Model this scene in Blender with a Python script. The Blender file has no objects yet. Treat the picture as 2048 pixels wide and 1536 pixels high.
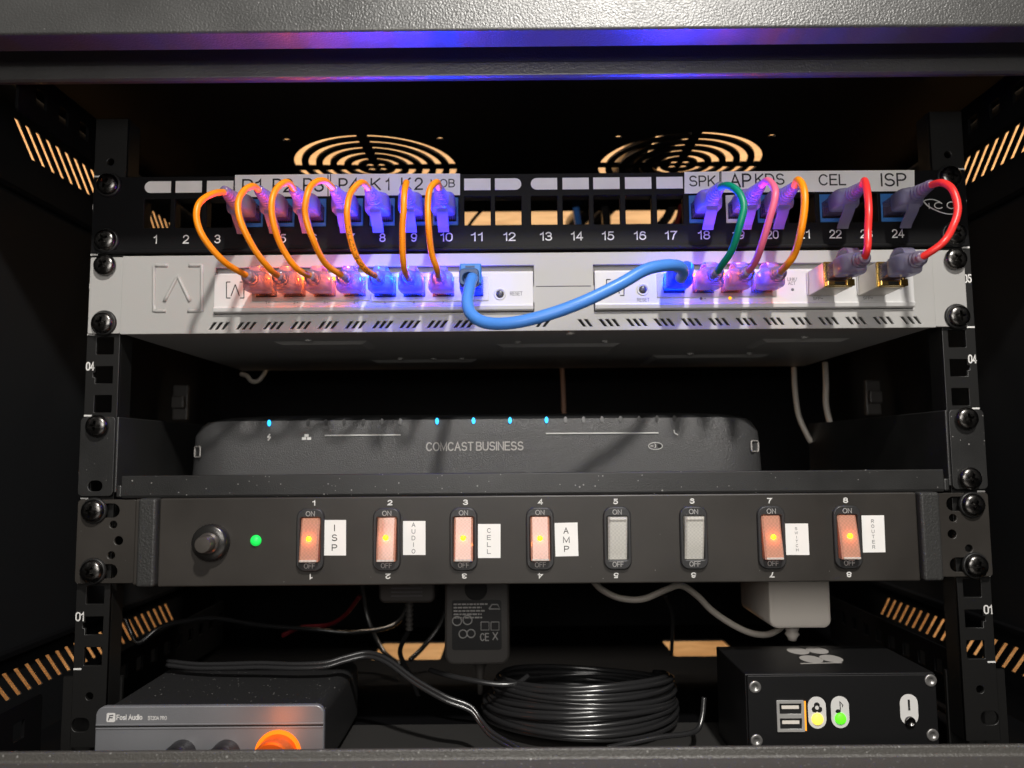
import bpy, bmesh, math, random
from mathutils import Vector, Matrix
random.seed(7)
S = 0.001                                   # everything below is written in millimetres
scene = bpy.context.scene
C = scene.collection

# ------------------------------------------------------------------ camera
F_PX = 1540.0
CAM = Vector((-9.862, -416.53, 111.08))
RT = Vector((0.99996506, 0.00210101, -0.00809081))
UP = Vector((0.00824696, -0.08990761, 0.99591597))
FW = Vector((-0.001365, 0.99594789, 0.08992179))
cam = bpy.data.objects.new('camera', bpy.data.cameras.new('camera'))
C.objects.link(cam)
m = Matrix((RT, UP, -FW)).transposed().to_4x4()
m.translation = CAM * S
cam.matrix_world = m
cam.data.sensor_width = 36.0
cam.data.lens = 36.0 * F_PX / 2048.0
cam.data.clip_start = 0.01
cam.data.clip_end = 50
cam.data.dof.use_dof = True
cam.data.dof.focus_distance = 0.398
cam.data.dof.aperture_fstop = 9.0
scene.camera = cam

# ------------------------------------------------------------------ light
w = bpy.data.worlds.new('World'); scene.world = w; w.use_nodes = True
w.node_tree.nodes['Background'].inputs[0].default_value = (1.0, 0.86, 0.72, 1)
w.node_tree.nodes['Background'].inputs[1].default_value = 0.012
scene.view_settings.view_transform = 'Standard'
scene.view_settings.look = 'None'
scene.view_settings.exposure = 0
scene.view_settings.gamma = 1
scene.cycles.use_denoising = True
scene.cycles.max_bounces = 8
scene.cycles.transparent_max_bounces = 12
scene.cycles.sample_clamp_indirect = 4

def lamp(name, kind, loc, power, col, size=None, aim=None):
    l = bpy.data.lights.new(name, kind); l.energy = power; l.color = col
    o = bpy.data.objects.new(name, l); C.objects.link(o)
    o.location = Vector(loc) * S
    if kind == 'AREA':
        l.shape = 'RECTANGLE'; l.size = size[0] * S; l.size_y = size[1] * S
    elif size: l.shadow_soft_size = size * S
    if aim is not None:
        d = (Vector(aim) - Vector(loc))
        o.rotation_euler = d.to_track_quat('-Z', 'Y').to_euler()
    return o
lamp('work_lamp', 'POINT', (170, -800, 900), 50, (1.0, 0.96, 0.90), 26)
lamp('fill_light', 'AREA', (-20, -600, 230), 1.65, (1.0, 0.96, 0.91), (320, 200), (0, 0, 150))  # added soft fill just behind the camera
lamp('low_fill', 'AREA', (60, -620, -260), 0.32, (1.0, 0.93, 0.86), (500, 200), (0, 0, 150))  # added low fill that stands in for light bounced onto undersides
WARM = (1.0, 0.88, 0.74)
lamp('wall_fill_high', 'AREA', (0, 375, 760), 9, WARM, (800, 60), (0, 425, 430))  # added unseen lamp to brighten the wall behind the cabinet
lamp('wall_fill_side', 'AREA', (-325, 130, 150), 0.62, WARM, (60, 60), (-430, 150, 180))  # added unseen lamp in the left gap, brightens the wall there
lamp('wall_fill_side', 'AREA', (325, 130, 150), 0.62, WARM, (60, 60), (430, 150, 180))  # same added lamp for the right gap
lamp('wall_fill_low', 'AREA', (20, 180, -130), 0.5, WARM, (200, 40), (20, 420, -150))  # added unseen lamp under the cabinet for the lower rear wall

# ------------------------------------------------------------------ helpers
def at(u, v, y):
    """point of the plane at depth y that the measurement (u, v) of the 2048 px photo falls on"""
    d = RT * ((u - 1024) / F_PX) + UP * (-(v - 768) / F_PX) + FW
    return CAM + d * ((y - CAM.y) / d.y)

def wloc(o):
    v = Vector((0, 0, 0))
    while o is not None:
        v += o.location; o = o.parent
    return v

def link(name, me, mats, parent=None, smooth=False, bevel=0, seg=2):
    """me is in world millimetres; it becomes one object (child of parent)"""
    off = wloc(parent) if parent else None
    if off is None:                          # a one-mesh thing gets its origin at its base
        xs = [v.co for v in me.vertices]
        if xs:
            lo = Vector([min(c[i] for c in xs) for i in range(3)]); hi = Vector([max(c[i] for c in xs) for i in range(3)])
            off0 = Vector(((lo.x + hi.x) / 2, (lo.y + hi.y) / 2, lo.z)) * S
        else: off0 = Vector()
        me.transform(Matrix.Translation(-off0) @ Matrix.Scale(S, 4))
    else:
        me.transform(Matrix.Translation(-off) @ Matrix.Scale(S, 4))
    me.name = name
    for mt in (mats if isinstance(mats, (list, tuple)) else [mats]): me.materials.append(mt)
    if smooth: me.polygons.foreach_set('use_smooth', [True] * len(me.polygons))
    o = bpy.data.objects.new(name, me); C.objects.link(o)
    if parent: o.parent = parent
    else: o.location = off0
    if bevel:
        b = o.modifiers.new('bevel', 'BEVEL'); b.width = bevel * S; b.segments = seg; b.limit_method = 'ANGLE'
        b.angle_limit = math.radians(40)
    return o

def tag(o, label, cat=None, group=None, kind=None):
    if label: o['label'] = label
    if cat: o['category'] = cat
    if group: o['group'] = group
    if kind: o['kind'] = kind
    return o

def thing(name, label, cat, loc, group=None):
    o = bpy.data.objects.new(name, None); C.objects.link(o)
    o.empty_display_size = 0.01
    o.location = Vector(loc) * S
    return tag(o, label, cat, group)

def catmull(pts, n=10):
    pts = [Vector(p) for p in pts]
    P = [pts[0] * 2 - pts[1]] + pts + [pts[-1] * 2 - pts[-2]]
    out = []
    for i in range(1, len(P) - 2):
        p0, p1, p2, p3 = P[i - 1:i + 3]
        for k in range(n):
            t = k / n
            out.append(0.5 * ((2 * p1) + (p2 - p0) * t + (2 * p0 - 5 * p1 + 4 * p2 - p3) * t * t + (3 * p1 - p0 - 3 * p2 + p3) * t ** 3))
    out.append(pts[-1])
    return out

class Geo:
    def __init__(s): s.bm = bmesh.new()
    def box(s, x0, x1, y0, y1, z0, z1, mi=0):
        v = [s.bm.verts.new((x, y, z)) for x in (x0, x1) for y in (y0, y1) for z in (z0, z1)]
        for q in ((0, 1, 3, 2), (4, 6, 7, 5), (0, 4, 5, 1), (2, 3, 7, 6), (0, 2, 6, 4), (1, 5, 7, 3)):
            f = s.bm.faces.new([v[i] for i in q]); f.material_index = mi
        return s
    def rings(s, rs, cap0=True, cap1=True, mi=0, closed=True):
        V = [[s.bm.verts.new(p) for p in r] for r in rs]
        n = len(V[0])
        for a, b in zip(V, V[1:]):
            for i in range(n if closed else n - 1):
                j = (i + 1) % n
                f = s.bm.faces.new((a[i], a[j], b[j], b[i])); f.material_index = mi
        if cap0: s.bm.faces.new(V[0][::-1]).material_index = mi
        if cap1: s.bm.faces.new(V[-1]).material_index = mi
        return s
    def tube(s, path, r, n=14, flat=1.0, mi=0):
        path = [Vector(p) for p in path]
        T = [(path[min(i + 1, len(path) - 1)] - path[max(i - 1, 0)]).normalized() for i in range(len(path))]
        N = T[0].cross(Vector((0.13, 0.2, 0.97))).normalized()
        rs = []
        for p, t in zip(path, T):
            N = (N - t * N.dot(t)).normalized(); B = t.cross(N)
            rs.append([p + N * (math.cos(a) * r * flat) + B * (math.sin(a) * r) for a in [2 * math.pi * k / n for k in range(n)]])
        return s.rings(rs, mi=mi)
    def lathe(s, c, prof, n=32, axis='y', mi=0):
        """prof: (radius, distance along axis) from back to front; axis 'y' faces the viewer (-Y)"""
        rs = []
        for r, h in prof:
            ring = []
            for k in range(n):
                a = 2 * math.pi * k / n
                if axis == 'y': ring.append((c[0] + r * math.cos(a), c[1] - h, c[2] + r * math.sin(a)))
                else: ring.append((c[0] + r * math.cos(a), c[1] + r * math.sin(a), c[2] + h))
            rs.append(ring)
        return s.rings(rs, mi=mi)
    def prism_x(s, prof, x0, x1):
        return s.rings([[(x0, y, z) for y, z in prof], [(x1, y, z) for y, z in prof]])
    def poly(s, pts, depth):
        """flat outline in world points, extruded by the vector depth"""
        d = Vector(depth)
        return s.rings([[Vector(p) for p in pts], [Vector(p) + d for p in pts]])
    def mesh(s):
        bmesh.ops.recalc_face_normals(s.bm, faces=s.bm.faces)
        me = bpy.data.meshes.new('m'); s.bm.to_mesh(me); s.bm.free(); return me
    def add(s, me):
        s.bm.from_mesh(me); bpy.data.meshes.remove(me); return s
    def build(s, name, mats, parent=None, smooth=False, bevel=0, seg=2):
        return link(name, s.mesh(), mats, parent, smooth, bevel, seg)

def smooth_by_angle(o, deg=35):
    me = o.data
    me.polygons.foreach_set('use_smooth', [True] * len(me.polygons))
    b = bmesh.new(); b.from_mesh(me)
    for e in b.edges:
        e.smooth = not (len(e.link_faces) == 2 and e.calc_face_angle(0) > math.radians(deg))
    b.to_mesh(me); b.free()
    return o

def curve_mesh(cu):
    o = bpy.data.objects.new('tmp', cu)
    me = bpy.data.meshes.new_from_object(o)
    bpy.data.objects.remove(o); bpy.data.curves.remove(cu)
    return me

def plate_mesh(loops, thick, bevel=0.0):
    cu = bpy.data.curves.new('tmp', 'CURVE'); cu.dimensions = '2D'; cu.fill_mode = 'BOTH'
    cu.extrude = max(thick / 2 - bevel, 0.001); cu.bevel_depth = bevel; cu.bevel_resolution = 1
    if bevel: cu.offset = -bevel
    for lp in loops:
        sp = cu.splines.new('POLY'); sp.points.add(len(lp) - 1)
        for p, q in zip(sp.points, lp): p.co = (q[0], q[1], 0, 1)
        sp.use_cyclic_u = True
    return curve_mesh(cu)
XZ = lambda yc: Matrix(((1, 0, 0, 0), (0, 0, -1, yc), (0, 1, 0, 0), (0, 0, 0, 1)))
YZ = lambda xc: Matrix(((0, 0, 1, xc), (1, 0, 0, 0), (0, 1, 0, 0), (0, 0, 0, 1)))
XY = lambda zc: Matrix.Translation((0, 0, zc))
def plate_xz(loops, y0, thick, bevel=0.0):
    me = plate_mesh(loops, thick, bevel); me.transform(XZ(y0 + thick / 2)); return me
def plate_yz(loops, x0, thick, bevel=0.0):
    me = plate_mesh(loops, thick, bevel); me.transform(YZ(x0 + thick / 2)); return me
def plate_xy(loops, z0, thick, bevel=0.0):
    me = plate_mesh(loops, thick, bevel); me.transform(XY(z0 + thick / 2)); return me

def rect(x0, x1, z0, z1, r=0, n=5):
    if r <= 0: return [(x0, z0), (x1, z0), (x1, z1), (x0, z1)]
    out = []
    for cx, cz, a0 in ((x1 - r, z0 + r, -90), (x1 - r, z1 - r, 0), (x0 + r, z1 - r, 90), (x0 + r, z0 + r, 180)):
        for k in range(n + 1):
            a = math.radians(a0 + 90 * k / n); out.append((cx + r * math.cos(a), cz + r * math.sin(a)))
    return out
def circ(x, z, r, n=20): return [(x + r * math.cos(2 * math.pi * k / n), z + r * math.sin(2 * math.pi * k / n)) for k in range(n)]
def box_px(u0, v0, u1, v1, y):
    a, b = at(u0, (v0 + v1) / 2, y), at(u1, (v0 + v1) / 2, y)
    t, c = at((u0 + u1) / 2, v0, y), at((u0 + u1) / 2, v1, y)
    return a.x, b.x, c.z, t.z

def arcp(cx, cy, rx, ry, a0, a1, n=9):
    return [(cx + rx * math.cos(math.radians(a0 + (a1 - a0) * k / n)), cy + ry * math.sin(math.radians(a0 + (a1 - a0) * k / n))) for k in range(n + 1)]
A_ = arcp
GL = {   # centre lines of plain sans-serif letters: (width, strokes), height 1
 '0': (.58, [A_(.29, .7, .29, .3, 0, 180) + A_(.29, .3, .29, .3, 180, 360) + [(.58, .7)]]),
 '1': (.30, [[(0, .76), (.16, .82), (.26, 1), (.26, 0)]]),
 '2': (.56, [A_(.28, .71, .27, .29, 170, -20) + [(.40, .42), (.08, .14), (0, 0), (.56, 0)]]),
 '3': (.56, [A_(.27, .75, .25, .25, 160, -80, 8) + [(.22, .52)], [(.22, .52)] + A_(.27, .27, .29, .27, 80, -160, 9)]),
 '4': (.60, [[(.44, 0), (.44, 1), (0, .27), (.60, .27)]]),
 '5': (.56, [[(.52, 1), (.12, 1), (.06, .50)] + A_(.27, .33, .29, .33, 128, -155, 11)]),
 '6': (.57, [A_(.31, .68, .25, .32, 35, 150, 6) + [(.02, .45)] + A_(.285, .31, .285, .31, 165, 520, 16)]),
 '7': (.55, [[(0, 1), (.55, 1), (.30, .55), (.18, 0)]]),
 '8': (.56, [A_(.28, .76, .24, .24, -90, 270, 14), A_(.28, .27, .28, .27, 90, 450, 14)]),
 '9': (.57, [A_(.26, .32, .25, .32, 215, 330, 6) + [(.55, .55)] + A_(.285, .69, .285, .31, -15, 340, 16)]),
 'A': (.68, [[(0, 0), (.34, 1), (.68, 0)], [(.12, .36), (.56, .36)]]),
 'B': (.58, [[(0, 0), (0, 1), (.32, 1)] + A_(.32, .76, .22, .24, 90, -90, 6) + [(0, .52)], [(.32, .52)] + A_(.32, .26, .26, .26, 90, -90, 6) + [(0, 0)]]),
 'C': (.66, [A_(.35, .5, .35, .5, 42, 318, 16)]),
 'D': (.64, [[(0, 0), (0, 1), (.28, 1)] + A_(.28, .5, .36, .5, 80, -80, 9) + [(.28, 0), (0, 0)]]),
 'E': (.54, [[(.54, 0), (0, 0), (0, 1), (.54, 1)], [(0, .53), (.48, .53)]]),
 'F': (.50, [[(0, 0), (0, 1), (.50, 1)], [(0, .52), (.44, .52)]]),
 'G': (.68, [A_(.35, .5, .35, .5, 42, 340, 16) + [(.68, .46), (.38, .46)]]),
 'H': (.60, [[(0, 0), (0, 1)], [(.60, 0), (.60, 1)], [(0, .52), (.60, .52)]]),
 'I': (.02, [[(.01, 0), (.01, 1)]]),
 'K': (.60, [[(0, 0), (0, 1)], [(.56, 1), (0, .40)], [(.20, .60), (.60, 0)]]),
 'L': (.48, [[(0, 1), (0, 0), (.48, 0)]]),
 'M': (.74, [[(0, 0), (0, 1), (.37, .08), (.74, 1), (.74, 0)]]),
 'N': (.60, [[(0, 0), (0, 1), (.60, 0), (.60, 1)]]),
 'O': (.74, [A_(.37, .5, .37, .5, 90, 450, 20)]),
 'P': (.56, [[(0, 0), (0, 1), (.30, 1)] + A_(.30, .73, .26, .27, 85, -85, 7) + [(.30, .46), (0, .46)]]),
 'R': (.60, [[(0, 0), (0, 1), (.30, 1)] + A_(.30, .74, .26, .26, 85, -85, 7) + [(.30, .48), (0, .48)], [(.32, .48), (.58, 0)]]),
 'S': (.60, [A_(.30, .74, .27, .26, 30, 260, 10) + A_(.30, .26, .30, .26, 80, -155, 10)]),
 'T': (.60, [[(0, 1), (.60, 1)], [(.30, 1), (.30, 0)]]),
 'U': (.60, [[(0, 1), (0, .32)] + A_(.30, .30, .30, .30, 180, 360, 10) + [(.60, 1)]]),
 'W': (.92, [[(0, 1), (.23, 0), (.46, .95), (.69, 0), (.92, 1)]]),
 'X': (.62, [[(0, 0), (.62, 1)], [(0, 1), (.62, 0)]]),
 'o': (.50, [A_(.25, .35, .25, .35, 90, 450, 14)]),
 's': (.44, [A_(.22, .52, .20, .18, 35, 260, 7) + A_(.22, .18, .22, .18, 80, -150, 7)]),
 'i': (.02, [[(.01, 0), (.01, .7)], [(.01, .9), (.01, 1)]]),
 'l': (.02, [[(.01, 0), (.01, 1)]]),
 'u': (.46, [[(0, .7), (0, .22)] + A_(.22, .22, .22, .22, 180, 330, 7) + [(.46, .25)], [(.46, 0), (.46, .7)]]),
 'd': (.48, [A_(.24, .35, .24, .35, 40, 320, 12), [(.48, 0), (.48, 1)]]),
 'm': (.78, [[(0, 0), (0, .7)], [(0, .45)] + A_(.20, .5, .19, .2, 180, 0, 7) + [(.39, 0)], [(.39, .45)] + A_(.59, .5, .19, .2, 180, 0, 7) + [(.78, 0)]]),
 'n': (.46, [[(0, 0), (0, .7)], [(0, .45)] + A_(.23, .46, .23, .24, 180, 0, 7) + [(.46, 0)]]),
 'e': (.50, [[(0, .37), (.50, .37)] + A_(.25, .35, .25, .35, 0, 310, 12)]),
 '+': (.50, [[(0, .5), (.50, .5)], [(.25, .25), (.25, .75)]]), '-': (.40, [[(0, .45), (.40, .45)]]),
 '/': (.34, [[(0, 0), (.34, 1)]]), '!': (.02, [[(.01, .32), (.01, 1)], [(.01, 0), (.01, .08)]]),
 '.': (.06, [[(.03, 0), (.03, .08)]]), ')': (.2, [A_(-.1, .5, .3, .6, 60, -60, 7)]),
}
def ribbon(bm, pts, hw, dz):
    """flat mitred stroke of half width hw in the local XY plane"""
    P = [Vector((a, b, 0)) for a, b in pts]
    P = [p for k, p in enumerate(P) if k == 0 or (p - P[k - 1]).length > 1e-5]
    if len(P) < 2: return
    closed = (P[0] - P[-1]).length < 1e-4 and len(P) > 3
    if closed: P = P[:-1]
    n = len(P); L = []; Rr = []
    for k in range(n):
        a = P[k - 1] if (k or closed) else None
        b = P[(k + 1) % n] if (k < n - 1 or closed) else None
        d0 = (P[k] - a).normalized() if a is not None else None
        d1 = (b - P[k]).normalized() if b is not None else None
        if d0 is None: d0 = d1
        if d1 is None: d1 = d0
        n0 = Vector((-d0.y, d0.x, 0)); n1 = Vector((-d1.y, d1.x, 0))
        mm = n0 + n1
        mm = n0 if mm.length < 1e-3 else mm.normalized()
        k_ = 1 / max(0.45, mm.dot(n0))
        e = Vector()
        if not closed and k == 0: e = -d1 * hw * 0.9
        if not closed and k == n - 1: e = d0 * hw * 0.9
        L.append(bm.verts.new(P[k] + e + mm * hw * k_ + Vector((0, 0, dz)))); Rr.append(bm.verts.new(P[k] + e - mm * hw * k_ + Vector((0, 0, dz))))
    for k in range(n if closed else n - 1):
        j = (k + 1) % n
        try: bm.faces.new((L[k], Rr[k], Rr[j], L[j]))
        except ValueError: pass
def text_mesh(s, w, h, weight=0.13, keep=False):
    """letters fitted into w x h (keep: h only, with their natural width), centred on the origin, facing +Z"""
    gap = 0.22
    tot = 0; items = []
    for ch in s:
        if ch == ' ': tot += 0.38; continue
        gw, st = GL.get(ch, GL.get(ch.upper(), GL['-']))
        items.append((tot, st)); tot += gw + gap
    tot -= gap
    sw = h * weight; ih = h - sw
    sx = ih if keep else max(1e-4, w - sw) / max(tot, 0.02)
    if tot < 0.05: sx = ih
    bm = bmesh.new(); q = 0
    for x0, st in items:
        for pl in st:
            ribbon(bm, [((x0 + a - tot / 2) * sx, (b - 0.5) * ih) for a, b in pl], sw / 2, q * 0.002); q = (q + 1) % 7
    me = bpy.data.meshes.new('t'); bm.to_mesh(me); bm.free()
    return me
def text(g, s, x0, x1, z0, z1, y, rot=0.0, keep=False, weight=0.13):
    """lettering in the plane y (facing -Y), a hair proud of it"""
    me = text_mesh(s, x1 - x0, z1 - z0, weight, keep)
    me.transform(XZ(y - 0.06) @ Matrix.Translation(((x0 + x1) / 2, (z0 + z1) / 2, 0)) @ Matrix.Rotation(rot, 4, 'Z'))
    g.add(me)
    return g
def text_px(g, s, u0, v0, u1, v1, y, **k):
    return text(g, s, *box_px(u0, v0, u1, v1, y), y, **k)

# ------------------------------------------------------------------ materials
def mat(name, col, rough=0.5, metal=0.0, bump=0.0, bscale=1500, dust=0.0, dscale=330, spec=0.5, vary=0.0, vscale=40, coat=0.0):
    mt = bpy.data.materials.new(name); mt.use_nodes = True
    nt = mt.node_tree; N = nt.nodes; L = nt.links; b = N['Principled BSDF']
    b.inputs['Base Color'].default_value = (*col, 1); b.inputs['Roughness'].default_value = rough
    b.inputs['Metallic'].default_value = metal; b.inputs['Specular IOR Level'].default_value = spec
    if coat: b.inputs['Coat Weight'].default_value = coat
    if not (bump or dust or vary): return mt
    tc = N.new('ShaderNodeTexCoord'); out = tc.outputs['Object']
    src = None
    if vary:
        nz = N.new('ShaderNodeTexNoise'); nz.inputs['Scale'].default_value = vscale; nz.inputs['Detail'].default_value = 5
        L.new(out, nz.inputs['Vector'])
        mr = N.new('ShaderNodeMapRange'); mr.inputs[1].default_value = 0.3; mr.inputs[2].default_value = 0.7
        mr.inputs[3].default_value = 1 - vary; mr.inputs[4].default_value = 1 + vary
        L.new(nz.outputs['Fac'], mr.inputs[0])
        mx = N.new('ShaderNodeMix'); mx.data_type = 'RGBA'; mx.blend_type = 'MULTIPLY'; mx.inputs[0].default_value = 1
        mx.inputs[6].default_value = (*col, 1); L.new(mr.outputs[0], mx.inputs[7]); src = mx.outputs[2]
        m2 = N.new('ShaderNodeMath'); m2.operation = 'MULTIPLY_ADD'; m2.inputs[1].default_value = 0.25; m2.inputs[2].default_value = rough - 0.12
        L.new(nz.outputs['Fac'], m2.inputs[0]); L.new(m2.outputs[0], b.inputs['Roughness'])
    if dust:
        vo = N.new('ShaderNodeTexVoronoi'); vo.inputs['Scale'].default_value = dscale; L.new(out, vo.inputs['Vector'])
        sep = N.new('ShaderNodeSeparateColor'); L.new(vo.outputs['Color'], sep.inputs[0])
        sz = N.new('ShaderNodeMath'); sz.operation = 'MULTIPLY_ADD'; sz.inputs[1].default_value = 0.65; sz.inputs[2].default_value = 0.65 * (dust - 1)
        L.new(sep.outputs[0], sz.inputs[0])
        lt = N.new('ShaderNodeMath'); lt.operation = 'LESS_THAN'; L.new(vo.outputs['Distance'], lt.inputs[0]); L.new(sz.outputs[0], lt.inputs[1])
        md = N.new('ShaderNodeMix'); md.data_type = 'RGBA'; L.new(lt.outputs[0], md.inputs[0])
        if src is not None: L.new(src, md.inputs[6])
        else: md.inputs[6].default_value = (*col, 1)
        md.inputs[7].default_value = (0.24, 0.235, 0.225, 1); src = md.outputs[2]
    if src is not None: L.new(src, b.inputs['Base Color'])
    if bump:
        nb = N.new('ShaderNodeTexNoise'); nb.inputs['Scale'].default_value = bscale; nb.inputs['Detail'].default_value = 3
        L.new(out, nb.inputs['Vector'])
        bp = N.new('ShaderNodeBump'); bp.inputs['Strength'].default_value = bump; bp.inputs['Distance'].default_value = 0.0004
        L.new(nb.outputs['Fac'], bp.inputs['Height']); L.new(bp.outputs[0], b.inputs['Normal'])
    return mt

def glow(name, col, strength):
    mt = bpy.data.materials.new(name); mt.use_nodes = True
    b = mt.node_tree.nodes['Principled BSDF']
    b.inputs['Base Color'].default_value = (*[min(1, c) for c in col], 1)
    b.inputs['Emission Color'].default_value = (*col, 1); b.inputs['Emission Strength'].default_value = strength
    return mt

def clear_plastic(name, col, trans=0.5, see=0.3, rough=0.25):
    """milky translucent plastic: part diffuse, part light passed through, part clear"""
    mt = bpy.data.materials.new(name); mt.use_nodes = True
    nt = mt.node_tree; N = nt.nodes; L = nt.links; b = N['Principled BSDF']
    b.inputs['Base Color'].default_value = (*col, 1); b.inputs['Roughness'].default_value = rough
    t = N.new('ShaderNodeBsdfTranslucent'); t.inputs[0].default_value = (*col, 1)
    m1 = N.new('ShaderNodeMixShader'); m1.inputs[0].default_value = trans
    L.new(b.outputs[0], m1.inputs[1]); L.new(t.outputs[0], m1.inputs[2])
    tr = N.new('ShaderNodeBsdfTransparent'); tr.inputs[0].default_value = (*[min(1, c * 0.3 + 0.7) for c in col], 1)
    m2 = N.new('ShaderNodeMixShader'); m2.inputs[0].default_value = see
    L.new(m1.outputs[0], m2.inputs[1]); L.new(tr.outputs[0], m2.inputs[2])
    L.new(m2.outputs[0], N['Material Output'].inputs[0])
    return mt

def wood(name):
    mt = mat(name, (0.66, 0.42, 0.19), 0.6)
    nt = mt.node_tree; N = nt.nodes; L = nt.links
    tc = N.new('ShaderNodeTexCoord'); mp = N.new('ShaderNodeMapping'); mp.inputs['Scale'].default_value = (6, 6, 60)
    L.new(tc.outputs['Object'], mp.inputs[0])
    nz = N.new('ShaderNodeTexNoise'); nz.inputs['Scale'].default_value = 3; nz.inputs['Detail'].default_value = 6; nz.inputs['Distortion'].default_value = 1
    L.new(mp.outputs[0], nz.inputs['Vector'])
    cr = N.new('ShaderNodeValToRGB'); cr.color_ramp.elements[0].position = 0.3; cr.color_ramp.elements[0].color = (0.52, 0.30, 0.12, 1)
    cr.color_ramp.elements[1].position = 0.7; cr.color_ramp.elements[1].color = (0.72, 0.47, 0.22, 1)
    L.new(nz.outputs['Fac'], cr.inputs[0]); L.new(cr.outputs[0], N['Principled BSDF'].inputs['Base Color'])
    return mt

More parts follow.
